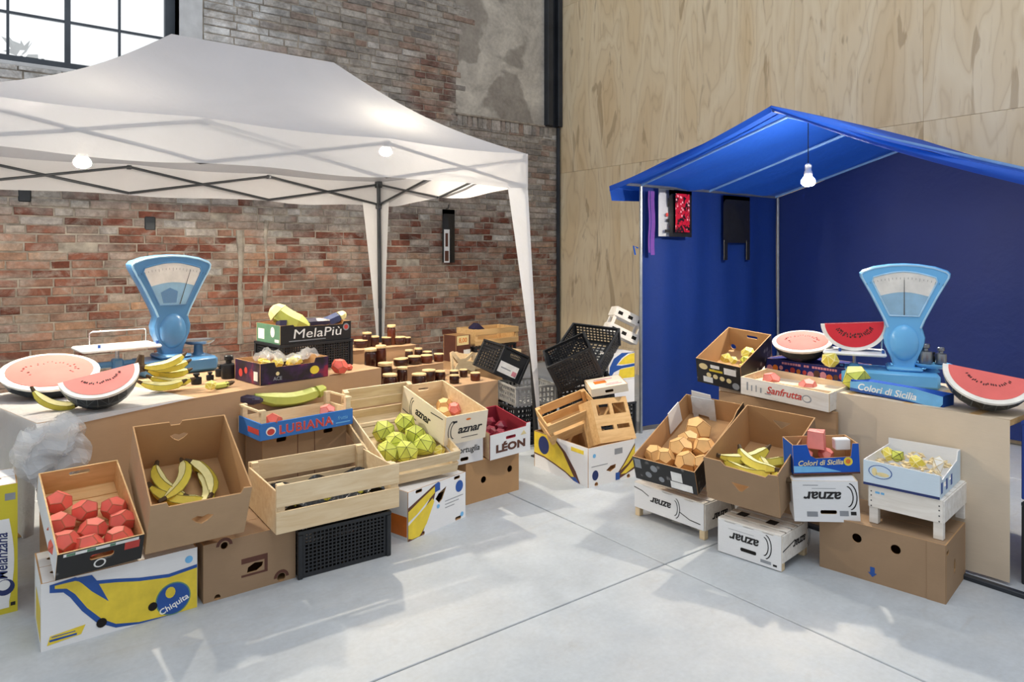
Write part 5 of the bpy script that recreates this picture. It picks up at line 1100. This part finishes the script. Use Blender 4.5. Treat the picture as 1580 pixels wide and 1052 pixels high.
# stool-like whitewashed crate
w, d, h = .314, .414, .184; r = thing('white_crate', 'whitewashed wooden crate upturned like a stool on the brown carton', 'crate', (3.425, 1.487, .2635), (-82.8, 0, 0)); 
for sx in (-1, 1):
    for y in (.006, d-.04): MB().box(sx*w/2-(.04 if sx > 0 else 0), sx*w/2+(0 if sx > 0 else .04), y, y+.034, 0, h-.006, c=.002).build('leg', M['white_wood'], r)
for y in (0, d-.009): MB().box(-w/2, w/2, y, y+.009, h*.42, h-.006, c=.002).build('side_board', M['white_wood'], r)
for sx in (-1, 1): MB().box(sx*w/2-.005, sx*w/2+.005, .008, d-.008, h*.42, h-.006, c=.002).build('end_board', M['white_wood'], r)
for i in range(5): MB().box(-w/2, w/2, i*.0845, i*.0845+.076, h-.006, h, c=.0015).build('top_slat', M['white_wood'], r)
f = mat_axes((-w/2, 0, 0), (1, 0, 0), (0, 0, 1)); decal(r, f, [rect(.03, .05, .148, .158), rect(.055, .07, .148, .158)], M['ink_sky'], 'printed_mark')
tag(decal(r, f, [circ(x, z, .0035, 6) for x in (.012, .3) for z in (.085, .11, .135, .155)], M['leg_metal'], 'nail_heads', joined=True), kind='stuff')
# pale blue box of pods
w, d, h = .323, .40, .119
LBX, F, p = carton('pale_blue_box', 'pale blue printed box with oval picture on the stool-like crate, holding pods and husks', 'box', (3.413, 1.500, .4485), (-81.2, 0, 0), (w, d, h), 'sky_card', 'white_card', t=.005, outlines=dict(back=[(0, 0), (w, 0), (w, h+.03), (0, h+.03)], front=[(0, 0), (w, 0), (w, h-.01), (0, h)], right=[(0, 0), (d, 0), (d, h+.03), (d-.05, h+.03), (d-.07, h-.01), (.05, h-.04), (0, h-.01)]), holes=dict(right=[slot(.1, .05, .05, .02), slot(.2, .06, .05, .02)]))

f = F['front']; pf = p['front']; decal(pf, f, [circ(.075, .072, .052, 26, .032)], M['ink_blue'], 'printed_oval'); decal(pf, f, [circ(.075, .072, .048, 26, .029)], M['sky_card'], 'printed_oval', .0008); decal(pf, f, [circ(.05, .07, .012, 10, .02), circ(.085, .062, .03, 12, .010)], M['ink_gold'], 'printed_picture', .0012)
decal(pf, f, [rect(0, w, 0, .012)], M['ink_dark_blue'], 'printed_stripe'); 
for k in range(3): decal(p['right'], F['right'], [rect(.02+.09*k, .05+.09*k, .02, .07)], M['ink_blue'], 'printed_mark')
b = MB(); rr = random.Random(2)
for q in range(60): 
    T = Matrix.Translation((rr.uniform(-.13, .13), rr.uniform(.03, .36), .07+rr.uniform(0, .03))) @ Euler((rr.uniform(-.5, .5), rr.uniform(-.5, .5), rr.uniform(0, 6))).to_matrix().to_4x4(); b.add([(-.03, 0, 0), (0, -.009, .004), (.03, 0, 0), (0, .009, .004), (0, 0, .012), (0, 0, -.006)], [(0, 1, 4), (1, 2, 4), (2, 3, 4), (3, 0, 4), (1, 0, 5), (2, 1, 5), (3, 2, 5), (0, 3, 5)], 0, T)
husk = tag(b.build('corn_husks', M['straw'], None), 'heap of pale dry husks filling the pale blue box', 'husks', kind='stuff'); husk.matrix_world = LBX.matrix_basis.copy()
for k, (px, py, wh) in enumerate([(1385, 703, 'largest of the three in the pale blue box'), (1415, 713, 'middle of the pale blue box'), (1370, 700, 'by the white flap of the pale blue box')]): put('green_fruit', YE[k % 3] if k else CUT[1], into(LBX, px, py, .115), 'small yellow-green fruit on the husks, '+wh, 'fruit', s=.95)
put('husk_bud', fruit_meshes(8, [M['rind'], M['straw']], .03, 1.5, 1)[0], into(LBX, 1447, 716, .12), 'pale pointed bud standing up among the husks', 'vegetable', rot=(0, 0, 0))
# facing pair: white crate below, blue lettered carton above
w, d, h = .301, .17, .200
A3, F, p = carton('white_crate', 'white printed crate standing upside down under the blue lettered carton', 'crate', (3.296, 1.790, .2455), (-51.1, 0, -4), (w, d, h), 'white_card', 'pine', True, holes=dict(front=[slot(.16, .048, .075, .019)]), flaps=False)
f = F['front']; pf = p['front']; logo(pf, f, .14, .125, .95, 180); decal(pf, f, [rect(.05, .12, .178, .181), rect(.09, .2, .163, .165), rect(.06, .11, .025, .05), rect(.21, .25, .03, .055)], M['ink_grey'], 'printed_line'); decal(pf, f, [rect(.26, .285, .035, .052)], M['ink'], 'printed_mark')
w, d, h = .320, .17, .150
CBX, F, p = carton('lettered_carton', 'small blue carton with cream script lettering on the upside-down white crate', 'box', (3.357, 1.825, .4590), (-42, 0, -3), (w, d, h), 'blue_card', 'card_in', mats=dict(back='blue_card', left='blue_card', right='blue_card'),
    outlines=dict(front=[(0, 0), (w, 0), (w, h), (w-.03, h), (w-.04, .085), (.11, .08), (.085, .095), (.07, .15), (0, .15)]))
f = F['front']; pf = p['front']; text(pf, f, .13, .058, 'Colori di Sicilia', .036, M['ink_gold'], 1, .25, .0005); decal(pf, f, [circ(.265, .062, .022, 16)], M['ink_yellow'], 'printed_fruit'); decal(pf, f, [circ(.265, .062, .012, 12)], M['ink_orange'], 'printed_fruit', .0008)
decal(pf, f, [[(.0, .012), (.23, .012), (.13, .04), (.0, .045)]], M['ink_sky'], 'printed_wave'); decal(pf, f, [rect(0, w, 0, .008)], M['ink_brown'], 'printed_edge')
MB().box(.07, .145, .06, .11, .10, .155, c=.004).build('white_flap', M['white_card'], CBX)
put('pink_fruit', hull_mesh('faceted_fruit', [Vector(p_)*.042 for p_ in ((-1, -1, -1), (1, -1, -1), (1, 1, -1), (-1, 1, -1), (-.9, -.9, 1), (.9, -.9, 1.1), (.9, .9, 1), (-.9, .9, 1.1), (0, 0, 1.25))], [M['rose'], M['rose_edge']], .003), W(CBX, (-.01, .1, .15)), 'blocky pale pink fruit standing in the small blue carton', 'fruit', rot=(0, 0, .4))
for k, x in enumerate((-.07, .03)): put('pink_fruit', RO[k], W(CBX, (x, .09, .075)), ('rounder' if k == 0 else 'half-hidden') + ' pink fruit beside the block in the small blue carton', 'fruit', s=.8)
# apricot fruit box
w, d, h = .382, .70, .149
B1, F, p = carton('fruit_box', 'long black-printed box tilted forward, full of apricot-coloured faceted fruit', 'box', (3.037, 2.584, .262), (-78.5, 21.7, 2.6), (w, d, h), 'print_black', 'card_in', mats=dict(back='white_card', left='card'), outlines=dict(right=[(0, 0), (d, 0), (d, h+.02), (d-.1, h+.02), (d-.16, h), (0, h)]))
f = F['front']; pf = p['front']; decal(pf, f, [rect(.235, .30, .055, .115), rect(.225, .355, .005, .05)], M['ink_white'], 'printed_label'); decal(pf, f, [rect(.01, .05, .08, .14)], M['ink_grey'], 'printed_label'); decal(pf, f, [circ(.13, .1, .022, 10), circ(.09, .05, .02, 10), circ(.17, .04, .018, 8)], M['ink_grey'], 'printed_fruit')
MB().panel([(.02, 0), (.17, 0), (.155, .17), (.10, .165), (.03, .16)], [], -.012, -.0075, 0, 0, F['back'] @ Matrix.Translation((.18, .02, 0))).build('inner_flap', M['white_card'], B1)
MB().panel([(0, 0), (.16, 0), (.15, .14), (.01, .14)], [], -.014, -.009, 0, 0, F['left'] @ Matrix.Translation((.12, .03, 0))).build('inner_flap', M['white_card'], B1)
for k, (px, py, wh, s) in enumerate([(1077, 664, 'rear, largest', 1.1), (1050, 692, 'middle, with a small drawn star', 1.0), (1087, 692, 'against the banana carton', .95), (1011, 702, 'front, against the outer wall', .85), (1060, 713, 'front, resting on the printed panel', .9), (1026, 706, 'front, second from the outer wall', .8), (1084, 716, 'front corner beside the banana carton', .8), (1062, 680, 'rear, half covered', .9)]):
    put('apricot_fruit', OR[k % 3], into(B1, px, py, .085), 'apricot-coloured faceted fruit, '+wh+', in the long black-printed box', 'fruit', 'apricot fruit in the long black-printed box', s=s*1.05)
r = thing('carrier_bag', 'white paper carrier bag hooked over the rear wall of the apricot box', 'bag', W(B1, (-.07, .675, .158)), (-78.5, 21.7, 2.6)); 
MB().panel([(-.075, .0), (-.075, -.20), (-.045, -.21), (-.04, -.12), (.03, -.13), (.045, -.20), (.075, -.19), (.08, 0)], [], 0, .004, 0, 0, mat_axes((0, 0, 0), (1, 0, 0), (0, 0, 1))).build('bag_body', M['white_film'], r)
# banana carton
w, d, h = .382, .60, .243
B2, F, p = carton('banana_carton', 'big brown open carton with triangular hand holes, holding a heap of bananas', 'box', (3.097, 2.133, .262), (-77.8, 17.5, 3.1), (w, d, h), 'card_grey', 'card_in', holes=dict(front=[[(.14, .135), (.235, .135), (.215, .115), (.195, .092), (.18, .092), (.16, .115)]], back=[[(.13, .18), (.24, .18), (.19, .13)]]),
    outlines=dict(front=[(0, 0), (w, 0), (w, h-.004), (w*.88, h-.01), (w*.84, h-.03), (w*.3, h-.022), (w*.24, h), (0, h)]))
for k, (x, y, z, a, tl, lab) in enumerate([(-.02, .10, .14, 75, 12, 'front banana arching over the hand hole'), (.0, .16, .16, 55, 15, 'second banana of the heap, pale ridge up'), (-.05, .2, .15, 120, 30, 'greenish banana standing at the rear of the heap'), (.07, .17, .14, 40, 5, 'pale banana at the carton corner'), (.02, .24, .12, 100, 10, 'rear banana of the heap'), (.06, .2, .09, 10, 0, 'lowest banana lying on the carton floor'), (-.09, .12, .11, 95, 40, 'upright banana against the outer carton wall')]):
    o = put('banana', BAN, (0, 0, 0), lab + ' in the brown carton', 'banana', 'bananas in the brown carton'); o.location = W(B2, (x, y, z)); o.rotation_euler = (frame(-77.8, 17.5, 3) @ Matrix.Rotation(radians(a-80), 4, 'Z') @ Matrix.Rotation(radians(tl), 4, 'X')).to_euler(); o.scale = (1.3,)*3
# upper row
w, d, h = .300, .486, .174
B3, F, p = carton('fruit_box', 'upper black-printed box with slotted cardboard back, holding crumpled yellow fruit', 'box', (3.754, 2.759, .713), (-80.8, 20, 6.3), (w, d, h), 'print_black', 'card_in', mats=dict(left='card_in'), holes=dict(back=[slot(.13, .13, .075, .02), circ(.27, .03, .02, 10)]))
f = F['front']; pf = p['front']; decal(pf, f, [rect(.10, .16, .125, .148), rect(.19, .27, .10, .145), rect(.045, .11, .015, .055)], M['ink_white'], 'printed_label'); decal(pf, f, [rect(.09, .18, .10, .115)], M['ink_yellow'], 'printed_strip')
for k in range(4): decal(pf, f, [circ(.085+.045*k, .07-.004*k, .017, 12)], M['ink_gold'], 'printed_fruit')
decal(pf, f, [circ(.05, .125, .03, 14, .022)], M['ink_gold'], 'printed_fruit'); decal(pf, f, [circ(.265, .03, .024, 12)], M['ink_grey'], 'printed_mark')
for k, (px, py, s, wh) in enumerate([(1154, 545, 1.25, 'rear, tallest'), (1151, 556, 1.1, 'middle'), (1120, 552, 1.0, 'against the outer wall'), (1150, 567, 1.1, 'front corner'), (1131, 556, .8, 'small, at the front')]): put('yellow_fruit', YE[k % 3] if k != 1 else CUT[0], into(B3, px, py, .09), 'crumpled yellow fruit, '+wh+', in the upper black-printed box', 'fruit', 'yellow fruit in the upper black-printed box', s=s)
w, d, h = .548, .30, .105
B4, F, p = carton('red_lettered_crate', 'low pale crate with red script lettering holding two pink faceted fruits', 'crate', (3.738, 2.303, .690), (-87, 4, 2.5), (w, d, h), 'white_wood', 'pine', t=.009, holes=dict(left=[slot(.15, .06, .06, .02)]))
f = F['front']; pf = p['front']; text(pf, f, .28, .055, 'Sanfrutta', .06, M['ink_red'], 0, .25, .001); decal(pf, f, [rect(.04, .05, .03, .08), rect(.07, .078, .03, .065), rect(.1, .107, .03, .07), rect(.13, .139, .03, .06), rect(.16, .2, .028, .034)], M['ink_grey'], 'printed_letters'); decal(pf, f, [circ(.42, .05, .028, 14, .022)], M['ink_grey'], 'printed_seal'); decal(pf, f, [circ(.42, .05, .022, 14, .016)], M['white_wood'], 'printed_seal', .0008)
for k, (px, py) in enumerate(((1190, 586), (1246, 597))): put('pink_fruit', RO[k], into(B4, px, py, .075), ('paler' if k == 0 else 'redder, flatter')+' pink faceted fruit in the low red-lettered crate', 'fruit', s=1.15 if k else 1.2)
w, d, h = .56, .30, .092
B5, F, p = carton('navy_carton', 'dark blue carton with pink lettering and fruit print behind the low crate', 'box', (4.128, 2.403, .7815), (-93, 0, 0), (w, d, h), 'navy_card', 'card_in', True, mats=dict(top='navy_card'))
f = F['front']; pf = p['front']
rr = random.Random(8)
x = .13
for wl_ in (7, 2, 9):
    for q in range(wl_): ww = .012+rr.uniform(0, .008); decal(pf, f, [rect(x, x+ww, .066, .080)], M['ink_pink'], 'printed_letters'); x += ww+.004
    x += .018
for q in range(13): decal(pf, f, [circ(.04+.042*q, .03+rr.uniform(-.01, .012), rr.uniform(.014, .024), 10)], M[rr.choice(['ink_orange', 'ink_red', 'ink_brown', 'ink_pink'])], 'printed_fruit', .0005+.0002*(q % 3))
# melons, scale, weights
q = P(1235, 553, .885); melon_half('watermelon_half', 'half watermelon with salmon flesh standing on the dark blue carton', (4.20, 2.45, 1.000), (-60, 16, -3), .18, flesh='flesh', H=.66)
q = P(1372, 597, .781); sy = facing(q); SC2 = scale_machine('weighing_scale', 'light blue enamel fan-shaped scale with needle in the blue tent', (4.25, 1.84, .7825), -63, 'scale_light', 'enamel', 'scale_light', .135, (-.36, .19), (-.47, -.10), (.055, .26))
SC2.scale = (.93,)*3
tp = W(SC2, (-.275, .13, .207)); melon_wedge('watermelon_wedge', 'tall deep red watermelon wedge standing on the tray of the light blue scale', (tp.x, tp.y, tp.z), (-59, 0, -4), .185, 262, 335, 'flesh_red', 2, H=.90)
for k, (x, y, r_, h_, lab) in enumerate([(.12, .13, .036, .115, 'tallest steel weight on the light blue scale pan'), (.205, .15, .03, .095, 'second steel weight at the outer edge of the light blue pan'), (.165, .20, .022, .06, 'small dark weight between the two steel ones')]):
    q = W(SC2, (x, y, .149)); weight(tuple(q), r_, h_, lab, 'steel_weight' if k < 2 else 'iron')
q = P(1313, 603, .781); put('green_fruit', hull_mesh('faceted_fruit', [p_*.078 for p_ in fib(13, 5)], [M['green'], M['green_edge']], .003, 8), (q.x+.06, q.y, .848), 'large lime-green faceted fruit at the table edge beside the low crate', 'fruit')
q = P(1291, 560, .885); put('yellow_fruit', YE[2], (4.07, 2.19, .925), 'pale yellow faceted fruit on the dark blue carton beside the scale tray', 'fruit', s=1.35)
w, d, h = .489, .12, .062
CC, F, p = carton('lettered_carton', 'flat sky-blue carton with white script lettering lying before the light blue scale', 'box', (3.895, 1.745, .7825), (-92.9, 0, 1.5), (w, d, h), 'blue_card', 'blue_card', True, flaps=False, outlines=dict(front=[(0, 0), (w-.015, 0), (w, .02), (w, h-.004), (.35, h+.012), (.12, h+.008), (0, h-.01)]), mats=dict(front='sky_blue' if 'sky_blue' in M else 'ink_sky'))
f = F['front']; pf = p['front']; text(pf, f, .20, .030, 'Colori di Sicilia', .052, M['ink_white'], 0, .25, .0008, 1.0); decal(pf, f, [[(.0, 0), (.40, 0), (.25, .012), (0, .018)]], M['ink_blue'], 'printed_wave')
b = MB(); rr = random.Random(12)
for q in range(16): T = Matrix.Translation((rr.uniform(-.05, .05), rr.uniform(-.03, .03), .008+rr.uniform(0, .012))) @ Euler((0, 0, rr.uniform(0, 3))).to_matrix().to_4x4(); b.box(-.02, .02, -.003, .003, -.003, .003, 0, T)
o = tag(b.build('straw_bits', M['straw'], None), 'scattered brown straw bits beside the large lime-green fruit', 'straw', kind='stuff'); q = P(1345, 603, .781); o.location = (q.x+.02, q.y, .781)
q = P(1515, 632, .781); melon_wedge('watermelon_wedge', 'salmon watermelon wedge at the outer corner of the kraft-faced table', (3.97, 1.36, .782), (-68, 0, 9), .193, 222, 318, 'flesh', H=.98)

# ================================================================== HEAP OF EMPTY CRATES BETWEEN THE STALLS
w, d, h = .433, .60, .264
HB, F, p = carton('banana_box', 'white banana carton turned cornerwise on the floor between the two stalls', 'box', (3.430, 3.392, 0), (-1.9, 0, 0), (w, d, h), 'white_card', 'card_in', holes=dict(front=[[(.16, .09), (.20, .115), (.25, .12), (.245, .095), (.2, .075)], circ(.07, .012, .016, 10), circ(.37, .014, .016, 10)]))
f = F['front']; pf = p['front']; N = lambda pts: [(x*w, y*h) for x, y in pts]
decal(pf, f, [N([(.60, .18), (.75, .42), (1, .90), (1, .22), (.80, .12), (.66, .05), (.58, .05)])], M['ink_brown'], 'printed_outline'); decal(pf, f, [N([(.68, .26), (.8, .46), (.995, .84), (.995, .62), (.85, .40)])], M['ink_yellow'], 'printed_banana', .0008); decal(pf, f, [N([(.68, .15), (.85, .33), (.995, .52), (.995, .28), (.8, .15)])], M['ink_yellow'], 'printed_banana', .0008); decal(pf, f, [N([(.57, .03), (.57, .22), (.66, .22), (.66, .03)])], M['ink_blue'], 'printed_stem', .001)
decal(pf, f, [circ(.14*w, .28*h, .028, 18, .034)], M['ink_dark_blue'], 'badge'); decal(pf, f, [circ(.12*w, .78*h, .014, 14)], M['ink_sky'], 'printed_seal'); decal(pf, f, [rect(.06*w, .4*w, .50*h, .52*h), rect(.55*w, .72*w, .7*h, .85*h)], M['ink_grey'], 'printed_line')
N = lambda pts: [(x*d, y*h) for x, y in pts]; f = F['left']; pf = p['left']
decal(pf, f, [N([(0, 1), (.38, .995), (.6, .70), (.78, .30), (.86, .02), (.74, .04), (.6, .16), (.4, .26), (.2, .34), (0, .36)])], M['ink_brown'], 'printed_outline'); decal(pf, f, [N([(0, .985), (.36, .98), (.55, .68), (.68, .32), (.78, .06), (.6, .20), (.4, .30), (.2, .38), (0, .40)])], M['ink_yellow'], 'printed_banana', .0008)
decal(pf, f, [N([(.70, .12), (.74, .04), (.84, .02), (.78, .14)])], M['ink_blue'], 'printed_stem', .001); decal(pf, f, [circ(.19*d, .68*h, .062, 22, .065)], M['ink_dark_blue'], 'badge', .0012); decal(pf, f, [rect(.70*d, .92*d, .80*h, .90*h)], M['ink_yellow'], 'printed_tag')
H10, F, p = slat_crate('wooden_crate', 'tan slatted crate tipped over inside the white banana carton', (3.375, 3.68, .275), (-18, 17.2, -20), (.40, .26, .165), 'pine_warm', 2, .07, None, ends='slat', post=.025, bottom=4)
H9 = thing('wooden_crate', 'narrow tan crate end with four square openings leaning upright in the pile', 'crate', (3.530, 3.427, .259), (-7, -24, .8)); w, h = .315, .305
MB().panel(rect(0, w, 0, h), [rect(.035, .145, .19, .265), rect(.175, .285, .19, .265), rect(.035, .145, .085, .115), rect(.175, .285, .085, .115)], -.012, 0, 0, 0, mat_axes((-w/2, 0, 0), (1, 0, 0), (0, 0, 1))).build('slotted_board', M['pine_warm'], H9)
for x in (-w/2, w/2-.012): MB().box(x, x+.012, .012, .16, 0, h, c=.001).build('side_board', M['pine_warm'], H9)
MB().box(-w/2+.012, w/2-.012, .15, .16, 0, .1, c=.001).build('back_slat', M['pine_warm'], H9); MB().box(-w/2+.012, w/2-.012, .15, .16, .17, .27, c=.001).build('back_slat', M['pine_warm'], H9)
w, d, h = .268, .295, .055
H8, F, p = carton('cream_box', 'flat cream lidded box with orange print lying on the slotted tan crate', 'box', (3.576, 3.555, .560), (-33.6, 3, -9), (w, d, h), 'cream_card', 'card_in', True, flaps=False, holes=dict(front=[slot(.13, .025, .06, .02)]))
decal(p['top'], F['top'], [rect(.05, .14, .12, .2)], M['ink_orange'], 'printed_picture'); decal(p['top'], F['top'], [rect(.12, .24, .05, .07), rect(.12, .22, .085, .1), rect(.06, .2, .22, .24)], M['ink_pink'], 'printed_letters')
G2, F, p = plastic_crate('plastic_crate', 'grey plastic crate turned cornerwise under the labelled black crate', (3.624, 4.456, .322), (-12.7, 0, 0), (.365, .36, .159), 'grey_plastic', cells=.04)
plastic_crate('plastic_crate', 'black plastic crate on the floor beneath the grey crate', (3.62, 4.46, 0), (-8, 0, 0), (.38, .36, .315), cells=.04)
H1, F, p = plastic_crate('plastic_crate', 'black crate with white paper label tipped on the grey crate', (3.554, 4.780, .500), (-10.4, 1, 26), (.26, .42, .256), cells=.03, solid=('front',))
decal(p['front'], F['front'], [rect(.015, .21, .03, .125)], M['ink_white'], 'paper_label'); decal(p['front'], F['front'], [rect(.16, .205, .04, .08)], M['ink_pink'], 'label_print', .001); decal(p['front'], F['front'], [rect(.04, .14, .07, .08)], M['ink_grey'], 'label_print', .001)
plastic_crate('plastic_crate', 'lowest black plastic crate at the foot of the heap beside the banana carton', (3.93, 4.02, 0), (-25, 0, 0), (.45, .36, .30), cells=.04)
plastic_crate('plastic_crate', 'black plastic crate in the middle of the heap, under the tipped ones', (3.80, 4.02, .31), (-38, 6, -8), (.42, .33, .22), cells=.035)
plastic_crate('plastic_crate', 'black crate tipped sideways at the front of the heap, side facing out', (3.624, 3.907, .575), (-33.7, 15.7, -26.3), (.345, .30, .249), cells=.022)
plastic_crate('plastic_crate', 'large black crate on top of the heap with its open mouth tilted out', (3.875, 4.251, .545), (-64.2, 25, 4.5), (.412, .56, .171), cells=.032)
w, d, h = .293, .36, .233
H7, F, p = carton('banana_box', 'banana carton with yellow print behind the heap beside the blue tent pole', 'box', (4.376, 4.215, .484), (-5.2, 0, 0), (w, d, h), 'white_card', 'card_in', True)
f = F['front']; pf = p['front']; N = lambda pts: [(x*w, y*h) for x, y in pts]
decal(pf, f, [N([(0, .0), (.2, .30), (.5, .42), (1, .46), (1, .56), (.5, .52), (.3, .55), (.5, .8), (.75, .95), (1, 1), (1, .97), (.5, .99), (.2, .8), (.05, .5)])], M['ink_blue'], 'printed_outline'); decal(pf, f, [N([(.34, .58), (.6, .82), (.8, .92), (.995, .95), (.995, .58), (.6, .56)])], M['ink_yellow'], 'printed_banana', .0008); decal(pf, f, [N([(.36, .05), (.42, .38), (.7, .42), (.995, .44), (.995, .05)])], M['ink_yellow'], 'printed_banana', .0008)
plastic_crate('plastic_crate', 'black plastic crate on the floor under the rear banana carton', (4.37, 4.22, 0), (-5, 0, 0), (.32, .36, .28), cells=.04)
carton('white_carton', 'plain white carton between rear banana carton and black crate', 'box', (4.372, 4.215, .282), (-5.2, 0, 0), (.30, .36, .200), 'white_card', 'card_in', True)
H6, F, p = slat_crate('white_crate', 'white slatted crate tilted at the top of the heap against the blue tent', (4.47, 4.30, .83), (-25, -6, 26), (.30, .16, .24), 'white_wood', 2, .085, None, ends='slat', post=.025, bottom=4)
for k in range(2):
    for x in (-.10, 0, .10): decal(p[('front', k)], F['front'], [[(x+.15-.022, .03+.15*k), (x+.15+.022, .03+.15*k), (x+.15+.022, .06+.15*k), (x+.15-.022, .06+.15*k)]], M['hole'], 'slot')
# boxes against the brick wall behind the jar table
st, F, p = carton('cardboard_box', 'brown carton in the shadow behind the jar table, under the tipped crates', 'box', (3.76, 5.5, 0), (4, 0, 0), (.60, .64, .47), 'card', 'card_in', True)
w, d, h = .50, .34, .14; WCR, F, p = slat_crate('wooden_crate', 'pale wooden crate lying behind the jars by the brick wall', (4.02, 5.52, .4705), (6, 0, 0), (.62, .34, .135), 'pine', 1, .10, 0, ends='board')
r = thing('broken_crate', 'broken pale crate corner with triangular openings propped beside the jars', 'crate', (3.50, 5.33, .472), (10, -8, 0))
MB().panel([(0, .02), (.07, 0), (.12, .06), (.2, .03), (.27, .0), (.30, .18), (.27, .19), (.17, .14), (.10, .14), (.03, .22), (0, .21)], [[(.018, .05), (.018, .18), (.075, .11)], [(.19, .115), (.265, .16), (.262, .10)]], -.02, 0, 0, 0, mat_axes((-.15, 0, 0), (1, 0, 0), (0, 0, 1))).build('end_board', M['pine'], r)
MB().box(.13, .16, .0, .22, .03, .13, c=.002).build('side_slat', M['pine'], r); MB().box(-.02, .10, .01, .14, .0, .05, c=.002).build('base_slat', M['pine_warm'], r)
w, d, h = .19, .20, .20; BK, F, p = carton('dark_box', 'dark box with orange price card behind the jars at the brick wall', 'box', (3.90, 5.98, .4705), (8, 0, 0), (w, d, .27), 'ink_brown', 'card_in')
decal(p['front'], F['front'], [rect(.01, .17, .17, .265)], M['ink_gold'], 'price_card'); text(p['front'], F['front'], .09, .217, '8,00', .065, M['ink_orange'], 0, 0, .001, off=.0012); decal(p['front'], F['front'], [rect(.1, .19, .02, .12)], M['ink_white'], 'paper_slip')
plastic_crate('plastic_crate', 'black plastic crate behind the pale wooden crate at the brick wall', (4.36, 6.05, .0), (5, 0, 0), (.56, .36, .60), cells=.05)
r, F, p = slat_crate('wooden_crate', 'dark shaded slatted crate on top of the rear black crate', (4.40, 6.07, .605), (3, 0, 0), (.60, .34, .17), 'pine_warm', 2, .06, None, ends='board')
put('black_aubergine', fruit_meshes(12, [M['violet'], M['violet']], .09, .8, inset=0)[0], W(r, (-.2, .12, .16)), 'large black round vegetable on the rear slatted crate', 'vegetable')
